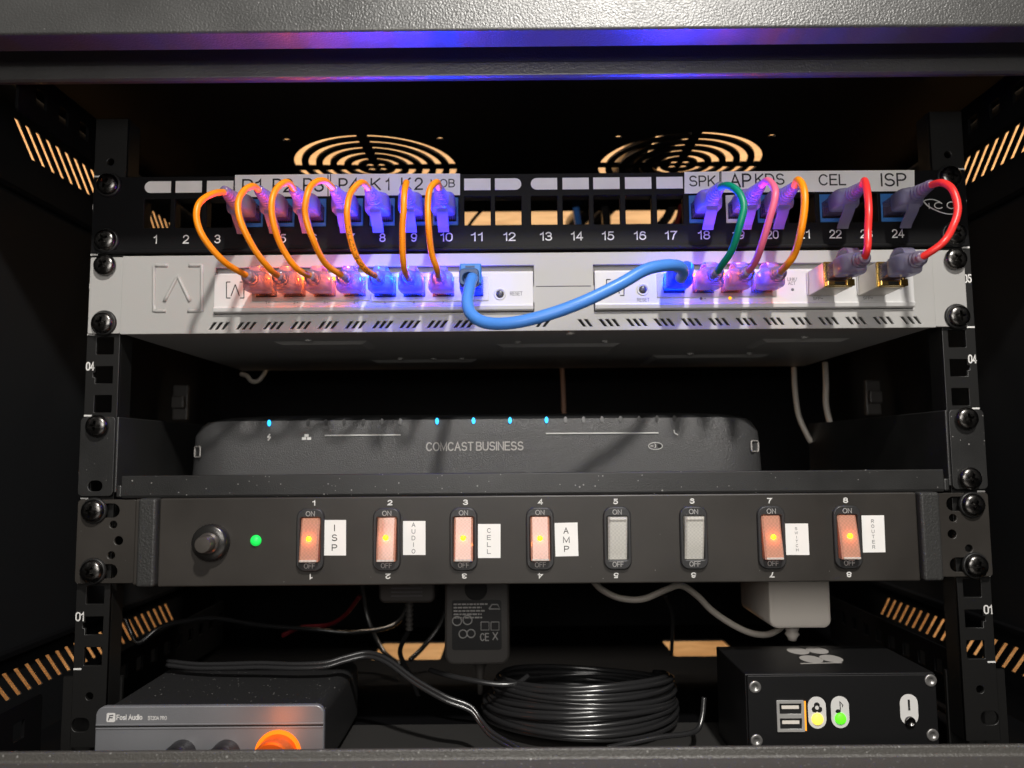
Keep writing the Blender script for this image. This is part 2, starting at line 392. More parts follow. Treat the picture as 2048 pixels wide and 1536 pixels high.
M = dict(
    bottom=mat('textured_black_sill', (0.07, 0.066, 0.06), 0.42, bump=0.8, bscale=1100, dust=0.40, dscale=520, spec=0.6),
    frame=mat('textured_black_paint', (0.055, 0.055, 0.054), 0.33, vary=0.12, vscale=22, bump=0.7, bscale=1000, dust=0.12, dscale=420, spec=1.0),
    inner=mat('cabinet_black', (0.003, 0.003, 0.0035), 0.6, bump=0.1, bscale=1500, dust=0.05, dscale=300, spec=0.12),
    wall=mat('side_wall_black', (0.009, 0.0095, 0.0105), 0.5, bump=0.12, bscale=1500, dust=0.09, dscale=260, spec=0.3),
    rail=mat('rail_black', (0.008, 0.0078, 0.0075), 0.45, bump=0.15, bscale=1800, dust=0.06, dscale=450),
    panel=mat('panel_black', (0.006, 0.006, 0.0065), 0.45, bump=0.06, bscale=2500, dust=0.03, spec=0.14),
    shelf=mat('shelf_black', (0.016, 0.016, 0.0157), 0.42, vary=0.2, vscale=30, bump=0.25, bscale=1600, dust=0.34, dscale=480, spec=0.6),
    pdu=mat('pdu_black', (0.030, 0.0265, 0.023), 0.45, bump=0.03, bscale=3000, dust=0.12, dscale=330, vary=0.18, vscale=25),
    rubber=mat('strip_black', (0.035, 0.035, 0.034), 0.4, bump=0.9, bscale=900),
    screw=mat('screw_black', (0.13, 0.125, 0.12), 0.26, metal=1.0, bump=0.15, bscale=700, vary=0.3, vscale=300),
    washer=mat('washer_black', (0.015, 0.015, 0.015), 0.4),
    white_paint=mat('tray_white_paint', (0.385, 0.378, 0.365), 0.45, bump=0.12, bscale=1800, vary=0.03, vscale=15),
    module=mat('module_white', (0.60, 0.595, 0.59), 0.38, bump=0.04, bscale=2500),
    paper=mat('label_white', (0.84, 0.82, 0.80), 0.5, vary=0.05, vscale=60),
    tape=mat('tape_white', (0.87, 0.86, 0.84), 0.35, vary=0.04, vscale=50),
    ink=mat('black_ink', (0.012, 0.012, 0.012), 0.5),
    grey_ink=mat('grey_ink', (0.12, 0.12, 0.13), 0.5),
    print=mat('white_print', (0.72, 0.71, 0.69), 0.5),
    dim_print=mat('grey_print', (0.38, 0.37, 0.36), 0.5),
    void=mat('inside_shade', (0.004, 0.004, 0.004), 0.7),  # near-black colour stands in for the shade inside openings
    port=mat('port_metal', (0.35, 0.34, 0.33), 0.35, metal=0.7),
    jack_blue=mat('jack_blue', (0.035, 0.15, 0.42), 0.4),
    jack_white=mat('jack_white', (0.72, 0.70, 0.66), 0.4),
    gold=mat('gold_plating', (0.85, 0.58, 0.16), 0.22, metal=1.0, bump=0.1, bscale=500),
    brass=mat('contact_copper', (0.5, 0.22, 0.1), 0.35, metal=1.0),
    silver=mat('sfp_metal', (0.66, 0.62, 0.57), 0.42, metal=0.55, bump=0.06),
    steel=mat('bare_steel', (0.55, 0.54, 0.52), 0.35, metal=0.4, bump=0.1),
    orange=mat('orange_jacket', (0.95, 0.275, 0.002), 0.38, vary=0.05, vscale=80),
    green=mat('green_jacket', (0.0, 0.22, 0.13), 0.38, vary=0.05, vscale=80),
    pink=mat('pink_jacket', (0.80, 0.14, 0.26), 0.38, vary=0.05, vscale=80),
    red=mat('red_jacket', (0.82, 0.035, 0.03), 0.36, vary=0.05, vscale=80),
    blue=mat('blue_jacket', (0.07, 0.25, 0.74), 0.36, vary=0.04, vscale=80),
    black_cord=mat('black_jacket', (0.02, 0.02, 0.021), 0.24, bump=0.08, bscale=600, dust=0.04, spec=0.9),
    white_cord=mat('white_jacket', (0.55, 0.50, 0.44), 0.45),
    red_cord=mat('dark_red_jacket', (0.12, 0.004, 0.008), 0.5),
    modem=mat('modem_grained_plastic', (0.062, 0.062, 0.063), 0.30, bump=1.0, bscale=1900, dust=0.16, dscale=520, spec=0.6),
    modem_top=mat('modem_smooth_plastic', (0.02, 0.021, 0.022), 0.4, bump=0.2),
    smoked=mat('smoked_plastic', (0.05, 0.05, 0.05), 0.2),
    bezel=mat('switch_bezel', (0.03, 0.03, 0.031), 0.4, bump=0.2, bscale=1200),
    amp_face=mat('amp_grey_metal', (0.24, 0.245, 0.26), 0.4, metal=0.35, bump=0.12, bscale=1600, vary=0.04),
    amp_body=mat('amp_black_metal', (0.018, 0.018, 0.019), 0.5, bump=0.35, bscale=700, dust=0.36, dscale=520),
    collar=mat('collar_black_metal', (0.07, 0.068, 0.065), 0.28, metal=0.8, bump=0.1),
    gunmetal=mat('gunmetal', (0.22, 0.20, 0.18), 0.3, metal=0.8),
    knob=mat('knob_black', (0.02, 0.02, 0.022), 0.3),
    box_black=mat('streamer_black', (0.006, 0.006, 0.0065), 0.45, bump=0.12, dust=0.08, dscale=260),
    grey_mark=mat('grey_mark', (0.42, 0.40, 0.38), 0.5),
    adapter_black=mat('adapter_black', (0.055, 0.05, 0.046), 0.45, bump=0.1),
    adapter_white=mat('adapter_white', (0.80, 0.74, 0.67), 0.42),
    floor_mat=mat('floor_black', (0.035, 0.034, 0.033), 0.5, bump=0.3, bscale=900, dust=0.12, dscale=200),
    wood=wood('plywood'),
    button=mat('button_dark', (0.05, 0.05, 0.05), 0.35),
    clear=clear_plastic('clear_plug', (0.34, 0.325, 0.45), 0.45, 0.58, 0.08),
    boot=clear_plastic('milky_boot', (0.35, 0.335, 0.47), 0.55, 0.36, 0.12),
    blue_clear=clear_plastic('blue_clear_plug', (0.07, 0.2, 0.62), 0.45, 0.3),
    blue_boot=mat('blue_boot', (0.02, 0.06, 0.17), 0.35),
    blue_hood=mat('blue_hood', (0.035, 0.2, 0.62), 0.3),
    led_orange=glow('led_orange', (1.0, 0.13, 0.005), 7),
    led_blue=glow('led_blue', (0.004, 0.05, 1.0), 6),
    led_cyan=glow('led_cyan', (0.02, 0.42, 1.0), 2.2),
    led_green=glow('led_green', (0.01, 0.65, 0.08), 0.9),
    led_lime=glow('led_lime', (0.12, 0.9, 0.02), 0.9),
    led_yellow=glow('led_yellow', (1.0, 0.72, 0.08), 1.3),
    led_amber=glow('led_amber', (1.0, 0.30, 0.0), 2.2),
    ring=glow('ring_orange', (1.0, 0.20, 0.005), 0.75),
    neon=glow('neon_orange', (1.0, 0.33, 0.01), 3.0),
)
def rocker_mat(name, col):
    mt = clear_plastic(name, col, 0.4, 0.05, 0.1)
    mt.node_tree.nodes['Principled BSDF'].inputs['Coat Weight'].default_value = 1.0
    nt = mt.node_tree; N = nt.nodes; L = nt.links
    tc = N.new('ShaderNodeTexCoord'); ck = N.new('ShaderNodeTexChecker'); ck.inputs['Scale'].default_value = 1000
    ck.inputs[1].default_value = (*col, 1); ck.inputs[2].default_value = (*[c * 0.8 for c in col], 1)
    L.new(tc.outputs['Object'], ck.inputs[0]); L.new(ck.outputs[0], N['Principled BSDF'].inputs['Base Color'])
    return mt
M['rocker_on'] = rocker_mat('rocker_pink', (0.90, 0.50, 0.36))
M['rocker_off'] = rocker_mat('rocker_grey', (0.93, 0.91, 0.85))

# ================================================================== closet round the cabinet
g = Geo(); g.box(-900, 900, 420, 438, -420, 1000); tag(g.build('wall_back', M['wood']), 'plywood wall behind the black cabinet', kind='structure')
g = Geo(); g.box(-448, -430, -60, 419, -420, 1000); tag(g.build('wall_left', M['wood']), 'wooden closet wall left of the cabinet', kind='structure')
g = Geo(); g.box(430, 448, -60, 419, -420, 1000); tag(g.build('wall_right', M['wood']), 'wooden closet wall right of the cabinet', kind='structure')
g = Geo(); g.box(-429, 429, -60, 419, -300, -282); tag(g.build('floor', M['wood']), 'wooden closet floor under the cabinet', kind='structure')

# ================================================================== cabinet
HW = 296
cab = thing('rack_cabinet', 'black steel wall cabinet with slotted sides and two round fan grilles, holding all the equipment', 'cabinet', (0, 100, -60))
g = Geo()
g.prism_x([(-87, 560), (-87, 301.0), (-86.2, 300.2), (-72, 300.4), (-72, 318), (-50, 318), (-50, 303.6), (-54, 302.9), (-54.4, 302.2), (-54.2, 296.0), (-52.5, 295.2), (-49, 295.6), (-48, 325), (-60, 325), (-60, 560)], -340, 340)
g.build('top_frame', M['frame'], cab, bevel=0.4)  # made taller than real, unseen, to block the work lamp over the roof
g = Geo()
g.prism_x([(-87, -10.8), (-87.4, -13.2), (-88.2, -14.0), (-130, -15), (-130, -60), (-82, -60), (-82, -17), (-84.5, -11), (-85, -10.3), (-86.5, -10.3)], -340, 340)
g.build('bottom_frame', M['bottom'], cab)
def slot(y, z0, z1, lean, wd): return [(y, z1), (y + wd, z1), (y + wd + lean, z0), (y + lean, z0)]
for s in (-1, 1):
    loops = [rect(-86, 333, -58, 335)]
    for k in range(22):
        loops.append(slot(10 + k * 10, 288, 306, 18, 4.4))
    for k in range(28):
        loops.append(slot(-46 + k * 10, -25, -9, 15, 4.0))
    me = plate_yz(loops, s * HW - 0.4, 0.8)
    p = link('side_panel', me, M['wall'], cab)
    g = Geo()                                # pressed folds of the side wall
    x = s * (HW - 1.2)
    g.box(min(x, x - s * 5), max(x, x - s * 5), -84, 325, 0, 4)
    g.build('side_fold', M['inner'], p, bevel=0.8); g = Geo()
    g.box(min(x, x - s * 4), max(x, x - s * 4), -84, 325, 262, 265)
    g.build('side_fold', M['inner'], p, bevel=0.8)
# roof with two fan grilles and a cable opening at the rear
def arc(cx, cy, r0, r1, a0, a1, n=14):
    A = [math.radians(a0 + (a1 - a0) * k / n) for k in range(n + 1)]
    return [(cx + r1 * math.cos(a), cy + r1 * math.sin(a)) for a in A] + [(cx + r0 * math.cos(a), cy + r0 * math.sin(a)) for a in reversed(A)]
loops = [rect(-HW + 1, HW - 1, -49, 333)]
for fx in (-111, 116):
    for i in range(5):
        r1 = 60 - i * 10.2; gap = 3.6
        for q in range(4):
            da = math.degrees(gap / r1)
            loops.append(arc(fx, 146, r1 - 5.2, r1, q * 90 + da, q * 90 + 90 - da))
    for dx in (-52.5, 52.5):
        for dy in (-52.5, 52.5): loops.append(circ(fx + dx, 146 + dy, 2.6))
    for k in range(4):
        a = math.radians(45 + 90 * k); loops.append(circ(fx + 6 * math.cos(a), 146 + 6 * math.sin(a), 3.2))
loops.append(rect(-132, 142, 254, 300, 4))
link('roof_panel', plate_xy(loops, 326, 1.6), M['inner'], cab)
loops = [rect(-HW + 1, HW - 1, -81, 333), rect(-126, -70, 216, 276, 3), rect(118, 172, 220, 276, 3)]
link('floor_panel', plate_xy(loops, -54, 1.6), M['inner'], cab)
g = Geo(); g.box(-HW - 4, HW + 4, 333.2, 335, -58, 335); g.build('back_panel', M['inner'], cab)
g = Geo(); g.box(-215, 122, -20, 64, -52.3, -51); g.build('pale_floor_plate', M['floor_mat'], cab, bevel=0.5)  # paler plate over the front part of the floor
# depth brackets with square holes
for s in (-1, 1):
    for (z0, z1, ya, yb) in ((-46, -11, -80, -3), (284, 311, -46, 60), (-46, -11, 24, 250)):
        loops = [rect(ya, yb, z0, z1, 3)]
        zc = z1 - 13
        y = ya + 14
        while y < yb - 10:
            loops.append(rect(y, y + 9, zc - 4.5, zc + 4.5, 0.6)); y += 20
        link('depth_bracket', plate_yz(loops, s * 257 - 0.8, 1.6), M['inner'], cab)
# mounting rails
for s in (-1, 1):
    loops = [[(s * 224.6, -40), (s * 242.6, -40), (s * 242.6, 300), (s * 224.6, 300)][::s]]
    for U in range(6):
        for q, h in enumerate((6.35, 22.225, 38.1)):
            z = U * 44.45 + h
            if q == 1:
                x = s * 232.5
                pts = [(-4.7, -4.7), (4.7, -4.7), (4.7, 4.7), (-4.7, 4.7), (-4.7, 1.4), (-6.0, 1.2), (-6.0, -1.2), (-4.7, -1.4)]
                loops.append([(x + (-s) * -a if s > 0 else x + a, z + b) for a, b in pts] if s < 0 else [(x - a, z + b) for a, b in pts])
            else: loops.append(rect(s * 232.5 - 4.7, s * 232.5 + 4.7, z - 4.7, z + 4.7, 0.6))
    loops += [circ(s * 233.5, -14, 2.0), rect(*sorted((s * 233, s * 242.2)), -32, -25, 3.2), circ(s * 233.5, 275, 2.0)]
    r = link('mounting_rail', plate_xz(loops, 0, 2.0, 0.25), M['rail'], cab)
    g = Geo(); g.box(*sorted((s * 224.6, s * 226.4)), 2.1, 14, -40, 300); g.build('rail_flange', M['rail'], r)
    g = Geo()
    for U in range(7): g.box(*sorted((s * 238.2, s * 242.4)), -0.12, 0.0, U * 44.45 - 0.45, U * 44.45 + 0.45)
    x0 = 238.6
    for U in range(1, 7):
        z = U * 44.45 - 17.5
        xa, xb = sorted((s * 237.8, s * 242.5))
        text(g, '%02d' % U, xa, xb, z - 2.4, z + 2.4, 0, weight=0.15)
    g.build('printed_scale', M['print'], r)
    g = Geo(); g.box(*sorted((s * 224, s * 256)), 15, 17, -50, -8); g.build('rail_foot', M['rail'], r)
# small clips far back in the cabinet
for s, u, v in ((-1, 362, 805), (1, 1745, 795)):
    p = at(u, v, 200)
    c = thing('cable_clip', 'small grey %s clip deep in the cabinet at the %s' % (('cable', 'left') if s < 0 else ('cable', 'right')), 'clip', p, 'cable clips deep in the cabinet')
    g = Geo(); g.box(p.x - 6, p.x + 6, 198, 203, p.z - 14, p.z + 14); g.build('plate', M['adapter_black'], c, bevel=1)
    g = Geo(); g.box(p.x - 5, p.x + 5, 193, 197.9, p.z - 5, p.z + 5); g.build('buckle', M['adapter_black'], c, bevel=1)

# ================================================================== rack screws
def screw_meshes():
    g = Geo()
    prof = [(5.9, 0.0), (6.0, 0.6), (5.9, 1.2), (5.6, 1.9), (5.0, 2.5), (4.2, 2.9), (3.0, 3.2), (1.6, 3.35), (0.3, 3.4)]
    g.lathe((0, 0, 0), prof, 36)
    me = g.mesh()
    o = bpy.data.objects.new('tmp', me); C.objects.link(o)
    k = Geo()
    for a in (0, math.pi / 2):
        Q = Matrix.Rotation(a, 3, 'Y')
        k.rings([[Q @ Vector((x * f, -y, z * f)) for x, z in ((-3.3, -0.75), (3.3, -0.75), (3.3, 0.75), (-3.3, 0.75))] for f, y in ((0.5, 1.0), (1.0, 4.4))])
    km = k.mesh(); ko = bpy.data.objects.new('tmp2', km); C.objects.link(ko)
    b = o.modifiers.new('b', 'BOOLEAN'); b.object = ko; b.operation = 'DIFFERENCE'; b.solver = 'EXACT'; b.use_self = True
    dg = bpy.context.evaluated_depsgraph_get()
    out = bpy.data.meshes.new_from_object(o.evaluated_get(dg))
    bpy.data.objects.remove(o); bpy.data.objects.remove(ko); bpy.data.meshes.remove(me); bpy.data.meshes.remove(km)
    out.transform(Matrix.Scale(S, 4)); out.name = 'screw_head'; out.materials.clear(); out.materials.append(M['screw'])
    b2 = bmesh.new(); b2.from_mesh(out); bmesh.ops.recalc_face_normals(b2, faces=b2.faces)
    for f in b2.faces: f.smooth = True; f.material_index = 0
    for e in b2.edges: e.smooth = not (len(e.link_faces) == 2 and e.calc_face_angle(0) > math.radians(30))
    b2.to_mesh(out); b2.free()
    g = Geo(); g.lathe((0, 0, 0), [(3, 0), (6.9, 0), (7.0, 0.7), (6.6, 1.6), (6.0, 1.9), (5.6, 1.2), (3, 1.1)], 36)
    wm = g.mesh(); wm.transform(Matrix.Scale(S, 4)); wm.materials.append(M['washer']); wm.name = 'cup_washer'
    wm.polygons.foreach_set('use_smooth', [True] * len(wm.polygons))
    return out, wm
HEAD, WASH = screw_meshes()
def rack_screw(u, v, y, label, rot):
    p = at(u, v, y - 2)
    x = math.copysign(232.3, p.x) + random.uniform(-0.5, 0.5)
    t = thing('rack_screw', label, 'screw', (x, y, p.z), 'black cross-head screws along the two mounting rails')
    h = bpy.data.objects.new('screw_head', HEAD); C.objects.link(h); h.parent = t; h.location = (0, -0.0012, 0); h.rotation_euler = (0, rot, 0)
    if not any(k in label for k in ('tray, left', 'tray, beside', 'shelf')):
        wa = bpy.data.objects.new('cup_washer', WASH); C.objects.link(wa); wa.parent = t
for u, v, y, lab in (
    (208, 368, -2, 'upper left screw of the black patch panel, beside port 1 label'),
    (205, 480, -2, 'lower left screw of the black patch panel, beside number 1'),
    (206, 530, -2, 'upper left screw of the white tray, left of its embossed mark'),
    (203, 645, -2, 'lower left screw of the white tray, above the rail marked 04'),
    (194, 852, -3.5, 'only screw on the left ear of the modem shelf'),
    (192, 1022, -3.5, 'upper left screw of the power strip, over the half-hidden 0'),
    (186, 1143, -3.5, 'lower left screw of the power strip, above the left rail mark 01'),
    (1903, 353, -2, 'upper right screw of the black patch panel, beside ISP tape'),
    (1913, 467, -2, 'lower right screw of the black patch panel, behind the red loop'),
    (1910, 518, -2, 'upper right screw of the white tray, beside mark 05'),
    (1921, 632, -2, 'lower right screw of the white tray, above the right mark 04'),
    (1935, 837, -3.5, 'upper screw on the right ear of the modem shelf'),
    (1945, 957, -3.5, 'lower screw on the right ear of the modem shelf'),
    (1948, 1010, -3.5, 'upper right screw of the power strip, nearest the ROUTER sticker'),
    (1957, 1132, -3.5, 'lower right screw of the power strip, above the right rail mark 01')):
    rack_screw(u, v, y, lab, random.uniform(0, 1.57))

# ================================================================== patch panel
PU = [314, 376, 439, 500, 563, 626.5, 700.5, 764, 828, 891, 955, 1016.6, 1088.5, 1152, 1213.8, 1277.5, 1340.5, 1404, 1478, 1541, 1604, 1666, 1729, 1788]
PX = [at(u, 427 - 13 * i / 23, -2).x for i, u in enumerate(PU)]
PZ = 244.6
pp = thing('patch_bay', 'black patch panel with 24 numbered ports under white label strips', 'patch panel', (0, 0, 222.5))
loops = [rect(-241.3, 241.3, 222.6, 265.6, 1.5)]
for x in PX: loops.append(rect(x - 7.2, x + 7.2, PZ - 8.1, PZ + 8.1, 0.3))
link('faceplate', plate_xz(loops, -2, 1.8, 0.3), M['panel'], pp)
g = Geo(); g.box(-238, 238, -3.2, 6, 222.0, 224.2); g.build('bottom_fold', M['panel'], pp, bevel=0.7)
for i in range(25):
    xs = [PX[0] - 8.4] + [(a + b) / 2 for a, b in zip(PX, PX[1:])] + [PX[-1] + 8.4]
g = Geo()
for x in xs: g.box(x - 0.6, x + 0.6, 0, 7, PZ - 9, PZ + 9)
g.box(xs[0] - 0.5, xs[-1] + 0.5, 0.1, 7, PZ + 8.6, PZ + 9.6); g.box(xs[0] - 0.5, xs[-1] + 0.5, 0.1, 7, PZ - 9.6, PZ - 8.6)
g.build('port_divider', M['panel'], pp)
g = Geo()
for i, x in enumerate(PX):
    z0, z1 = PZ + 11.7, PZ + 18.3
    x0, x1 = x - 7.3, x + 7.3
    if i in (0, 12): lp = [(x1, z0), (x1, z1)] + [(x0 + 3.3 - 3.3 * math.cos(a), (z0 + z1) / 2 + 3.3 * math.sin(a)) for a in [math.radians(90 - 180 * k / 10) for k in range(11)]]
    elif i in (11, 23): lp = [(x0, z0), (x0, z1)] + [(x1 - 3.3 + 3.3 * math.cos(a), (z0 + z1) / 2 + 3.3 * math.sin(a)) for a in [math.radians(90 - 180 * k / 10) for k in range(11)]]
    else: lp = rect(x0, x1, z0, z1)
    g.poly([(a, -2.15, b) for a, b in lp], (0, 0.14, 0))
g.build('label_window', M['paper'], pp)
g = Geo()
NU = [311, 372, 435, 498, 566, 628, 703, 765, 828, 893, 954, 1019, 1092, 1154, 1216, 1280, 1342, 1408, 1477, 1545, 1608, 1671, 1733, 1796]
for i, u in enumerate(NU):
    v = 479 - 12 * (u - 311) / 1485.
    hw = 6.2 if i < 9 else 12.2
    if i == 0: hw = 3.6
    text_px(g, str(i + 1), u - hw, v - 8.7, u + hw, v + 8.7, -2)
g.build('port_number', M['print'], pp)
g = Geo()                                     # maker's mark at the right end
text_px(g, 'I', 1853, 406, 1863, 418, -2); text_px(g, 'C', 1868, 404, 1886, 418, -2); text_px(g, 'C', 1893, 403, 1911, 418, -2)
g.tube(catmull([at(u, v, -2.05) for u, v in ((1846, 404), (1852, 400), (1866, 399), (1880, 404))], 6), 0.28, 6)
g.tube(catmull([at(u, v, -2.05) for u, v in ((1866, 418), (1880, 424), (1895, 428), (1908, 428))], 6), 0.28, 6)
g.tube(catmull([at(u, v, -2.05) for u, v in ((1848, 404), (1856, 412), (1868, 419))], 6), 0.35, 6)
g.build('maker_mark', M['print'], pp)
for i in (3, 4, 5, 6, 7, 8, 9, 17, 18, 19, 21, 23):
    x = PX[i]; mt = M['jack_white'] if i == 18 else M['jack_blue']
    me = plate_xz([rect(x - 7.0, x + 7.0, PZ - 7.9, PZ + 7.9, 0.4), rect(x - 5.9, x + 5.9, PZ - 5.6, PZ + 3.4)], -1.6, 3, 0.2)
    j = link('keystone_jack', me, mt, pp)
    if i == 18: j['label'] = 'white jack'
    g = Geo(); g.box(x - 6.8, x + 6.8, 1.5, 18, PZ - 7.5, PZ + 7.5); g.build('jack_body', M['void'], j)
    g = Geo()
    for k in range(8): g.box(x - 4.3 + k * 1.1, x - 3.9 + k * 1.1, 0.0, 1.4, PZ - 4.6, PZ + 1)
    g.build('contact', M['brass'], j)
def tape(u0, v0, u1, v1, y, items, name='label_tape', thick=0.15, skew=0):
    q = [at(u0, v0, y - thick), at(u1, v0 - skew, y - thick), at(u1, v1 - skew, y - thick), at(u0, v1, y - thick)]
    t = thing(name, None, None, q[3])
    return t, q
for (u0, v0, u1, v1, sk, items) in (
    (470, 350, 660, 394, 2, (('P1', 484, 358, 524, 386), ('P2', 545, 357, 586, 385), ('P3', 606, 356, 648, 384))),
    (662, 348, 920, 391, 1, (('P4', 677, 356, 718, 383), ('K', 741, 356, 762, 381), ('1', 771, 356, 780, 381), ('K', 802, 355, 823, 380), ('2', 829, 355, 846, 380), ('MOB', 861, 358, 910, 375))),
    (1369, 344, 1441, 387, 1, (('SPK', 1378, 351, 1432, 373),)),
    (1443, 343, 1829, 385, 3, (('AP', 1459, 347, 1503, 375), ('KDS', 1510, 347, 1569, 370), ('CEL', 1637, 348, 1692, 371), ('ISP', 1761, 346, 1813, 373)))):
    q = [at(a, b, -2.35) for a, b in ((u0, v0), (u1, v0 - sk), (u1, v1 - sk), (u0, v1))]
    g = Geo(); g.poly(q, (0, 0.18, 0)); tp = g.build('label_tape', M['tape'], pp)
    g = Geo()
    for it in items: text_px(g, *it, -2.35, weight=0.125)
    if u0 in (470,): g.poly([at(a, b, -2.42) for a, b in ((655, 349), (657, 349), (657, 392), (655, 392))], (0, 0.05, 0))
    if u0 == 1369: g.poly([at(a, b, -2.42) for a, b in ((1438.5, 344), (1440.5, 344), (1440.5, 386), (1438.5, 386))], (0, 0.05, 0))
    g.build('lettering', M['ink'], tp)

# ================================================================== white tray with two modules
tr = thing('rack_tray', 'white steel rack tray with rows of slanted vents and an embossed mark', 'tray', (0, 60, 178))
ZB, ZT = 177.2, 220.8
xl, xr = -223.2, 219.8
loops = [rect(xl, xr, ZB, ZT - 0.3, 0.6)]
ra = (at(430, 578, -3).x, at(1068, 578, -3).x); rb = (at(1187, 578, -3).x, at(1825, 578, -3).x)
RZ0, RZ1 = 187.6, 213.6
for a, b in (ra, rb):
    loops.append([(a, RZ0), (b, RZ0), (b, RZ0 + 5), (b - 1.8, RZ0 + 6.5), (b - 1.8, RZ0 + 13), (b, RZ0 + 14.5), (b, RZ1), (a, RZ1), (a, RZ0 + 14.5), (a + 1.8, RZ0 + 13), (a + 1.8, RZ0 + 6.5), (a, RZ0 + 5)])
for k in range(13):
    for q in range(3):
        u = 416 + 54.6 * k + 12.7 * q
        if u > 1088: continue
        x = at(u, 650, -3).x
        loops.append([(x, 179.4), (x + 1.8, 179.4), (x + 4.9, 183.4), (x + 3.1, 183.4)])
for k in range(13):
    for q in range(3):
        u = 1142 + 54.9 * k + 12.9 * q
        if u < 1150 or u > 1835: continue
        x = at(u, 645, -3).x
        loops.append([(x + 3.1, 179.4), (x + 4.9, 179.4), (x + 1.8, 183.4), (x, 183.4)])
link('faceplate', plate_xz(loops, -3.2, 2.2, 0.3), M['white_paint'], tr)
for s, a, b in ((-1, -241.3, xl - 0.3), (1, xr + 0.3, 237.8)):
    link('ear', plate_xz([rect(a, b, ZB + 0.6, ZT - 0.6, 1.0), rect(s * 232.5 - 4, s * 232.5 + 4, 212.5, 219, 3), rect(s * 232.5 - 4, s * 232.5 + 4, 181, 187.5, 3)], -2.2, 1.9, 0.3), M['white_paint'], tr)
g = Geo()
g.box(xl + 1.2, xr - 1.2, 0.4, 185, ZB + 0.4, ZB + 1.8); g.box(xl + 1.2, xr - 1.2, 0.4, 185, ZT - 3, ZT - 1.6)
g.box(xl + 1.2, xl + 2.4, 0.4, 185, ZB + 1.9, ZT - 3.1); g.box(xr - 2.4, xr - 1.2, 0.4, 185, ZB + 1.9, ZT - 3.1)
g.box(xl + 2.5, xr - 2.5, 183, 184.9, ZB + 1.9, ZT - 3.1)
body = g.build('tray_body', M['white_paint'], tr)
g = Geo(); g.box(xl + 3, xr - 3, -0.9, -0.6, ZB + 2, RZ0 - 0.6); g.build('vent_shade_sheet', M['void'], tr)  # added dark sheet that puts shade into the vent slots
for x0, x1, y0, y1 in ((-20, 56, 48, 98), (-110, -35, 122, 170), (86, 166, 108, 168), (-150, -95, 30, 62), (138, 190, 36, 72)):
    g = Geo()                                 # pads pressed into the underside
    g.rings([[(x0, y0, ZB + 0.35), (x1, y0, ZB + 0.35), (x1, y1, ZB + 0.35), (x0, y1, ZB + 0.35)], [(x0 + 4, y0 + 4, ZB - 1.2), (x1 - 4, y0 + 4, ZB - 1.2), (x1 - 4, y1 - 4, ZB - 1.2), (x0 + 4, y1 - 4, ZB - 1.2)]])
    g.build('underside_pad', M['white_paint'], body)
for x, y in ((-7, 38), (45, 38), (-88, 115), (-65, 115), (-45, 115), (-128, 24), (160, 28), (110, 100), (150, 100)):
    g = Geo(); g.lathe((x, y, ZB - 1.1), [(0.2, 0), (1.8, 0.3), (2.2, 1.4)], 14, 'z'); g.build('underside_rivet', M['white_paint'], body)
g = Geo(); g.lathe((22, 5, ZB - 1.4), [(0.2, 0), (2.2, 0.4), (2.8, 1.7)], 16, 'z'); g.build('underside_screw', M['steel'], body)
for a, b in (ra, rb):
    g = Geo(); g.box(a - 2, b + 2, 2.0, 3.0, RZ0 - 0.5, RZ1 + 1.5); g.build('recess_back', M['white_paint'], tr)
g = Geo()                                     # embossed brackets and chevron
def bar(g, pts, r, y, mi=0):
    return g.tube([Vector(at(u, v, y)) for u, v in pts], r, 10, 1.0)
for pts in (((336, 531), (308, 531), (308, 622), (332, 622)), ((378, 531), (404, 531), (404, 622), (376, 622)), ((329, 603), (356, 552), (380, 603))):
    q = [at(u, v, -3.1) for u, v in pts]
    pth = []
    for a, b in zip(q, q[1:]): pth += [a.lerp(b, k / 6) for k in range(6)]
    g.tube(pth + [q[-1]], 1.05, 10)
g.build('embossed_mark', M['white_paint'], tr, smooth=True)
g = Geo(); g.tube([at(1072, 573, -3.1), at(1182, 572, -3.1)], 0.3, 6); g.build('score_line', M['grey_ink'], tr)

def module(name, label, cat, x0, x1):
    t = thing(name, label, cat, ((x0 + x1) / 2, 40, RZ0 + 0.3))
    g = Geo()
    a, b = x0 - 0.4, x1 + 0.4
    z0, z1 = RZ0 + 0.5, RZ1 - 3.6
    prof = [(z1, 60), (z1, -4.6), (z1 - 0.9, -5.6), (z0 + 3.2, -5.6), (z0 + 2.6, -6.6), (z0 + 0.5, -6.0), (z0, -4.5), (z0, 60)]
    g.prism_x([(y, z) for z, y in prof], a + 0.9, b - 0.9)
    g.build('case', M['module'], t, bevel=0.3)
    return t
YF = -5.6
m1 = module('network_switch', 'white network module with eight ports, left one in the tray', 'network switch', *ra)
m2 = module('network_router', 'white network module with a LINK/ACT lamp, right one in the tray', 'router', *rb)
def port_block(t, us, v, groups, hw=6.9, hh=6.6):
    for ga, gb in groups:
        x0, x1 = at(ga, v, YF).x, at(gb, v, YF).x
        z = at((ga + gb) / 2, v, YF).z
        inside = [at(u, v, YF).x for u in us if ga < u < gb]
        loops = [rect(x0, x1, z - 6.6, z + 6.6)] + [rect(x - 5.9, x + 5.9, z - 4.4, z + 4.4) for x in inside]
        b = link('port_block', plate_xz(loops, YF - 0.5, 0.6), M['port'], t)
        g = Geo()
        for x in inside: g.box(x - 5.8, x + 5.8, YF - 0.06, YF - 0.02, z - 4.3, z + 4.3)
        g.build('port_opening', M['void'], b)
SU = [533, 590, 650, 710, 771, 829, 887, 945]
port_block(m1, SU, 578, ((505, 741), (743, 977)))
RU = [1348, 1406, 1463, 1523]
port_block(m2, RU, 570, ((1314, 1552),))
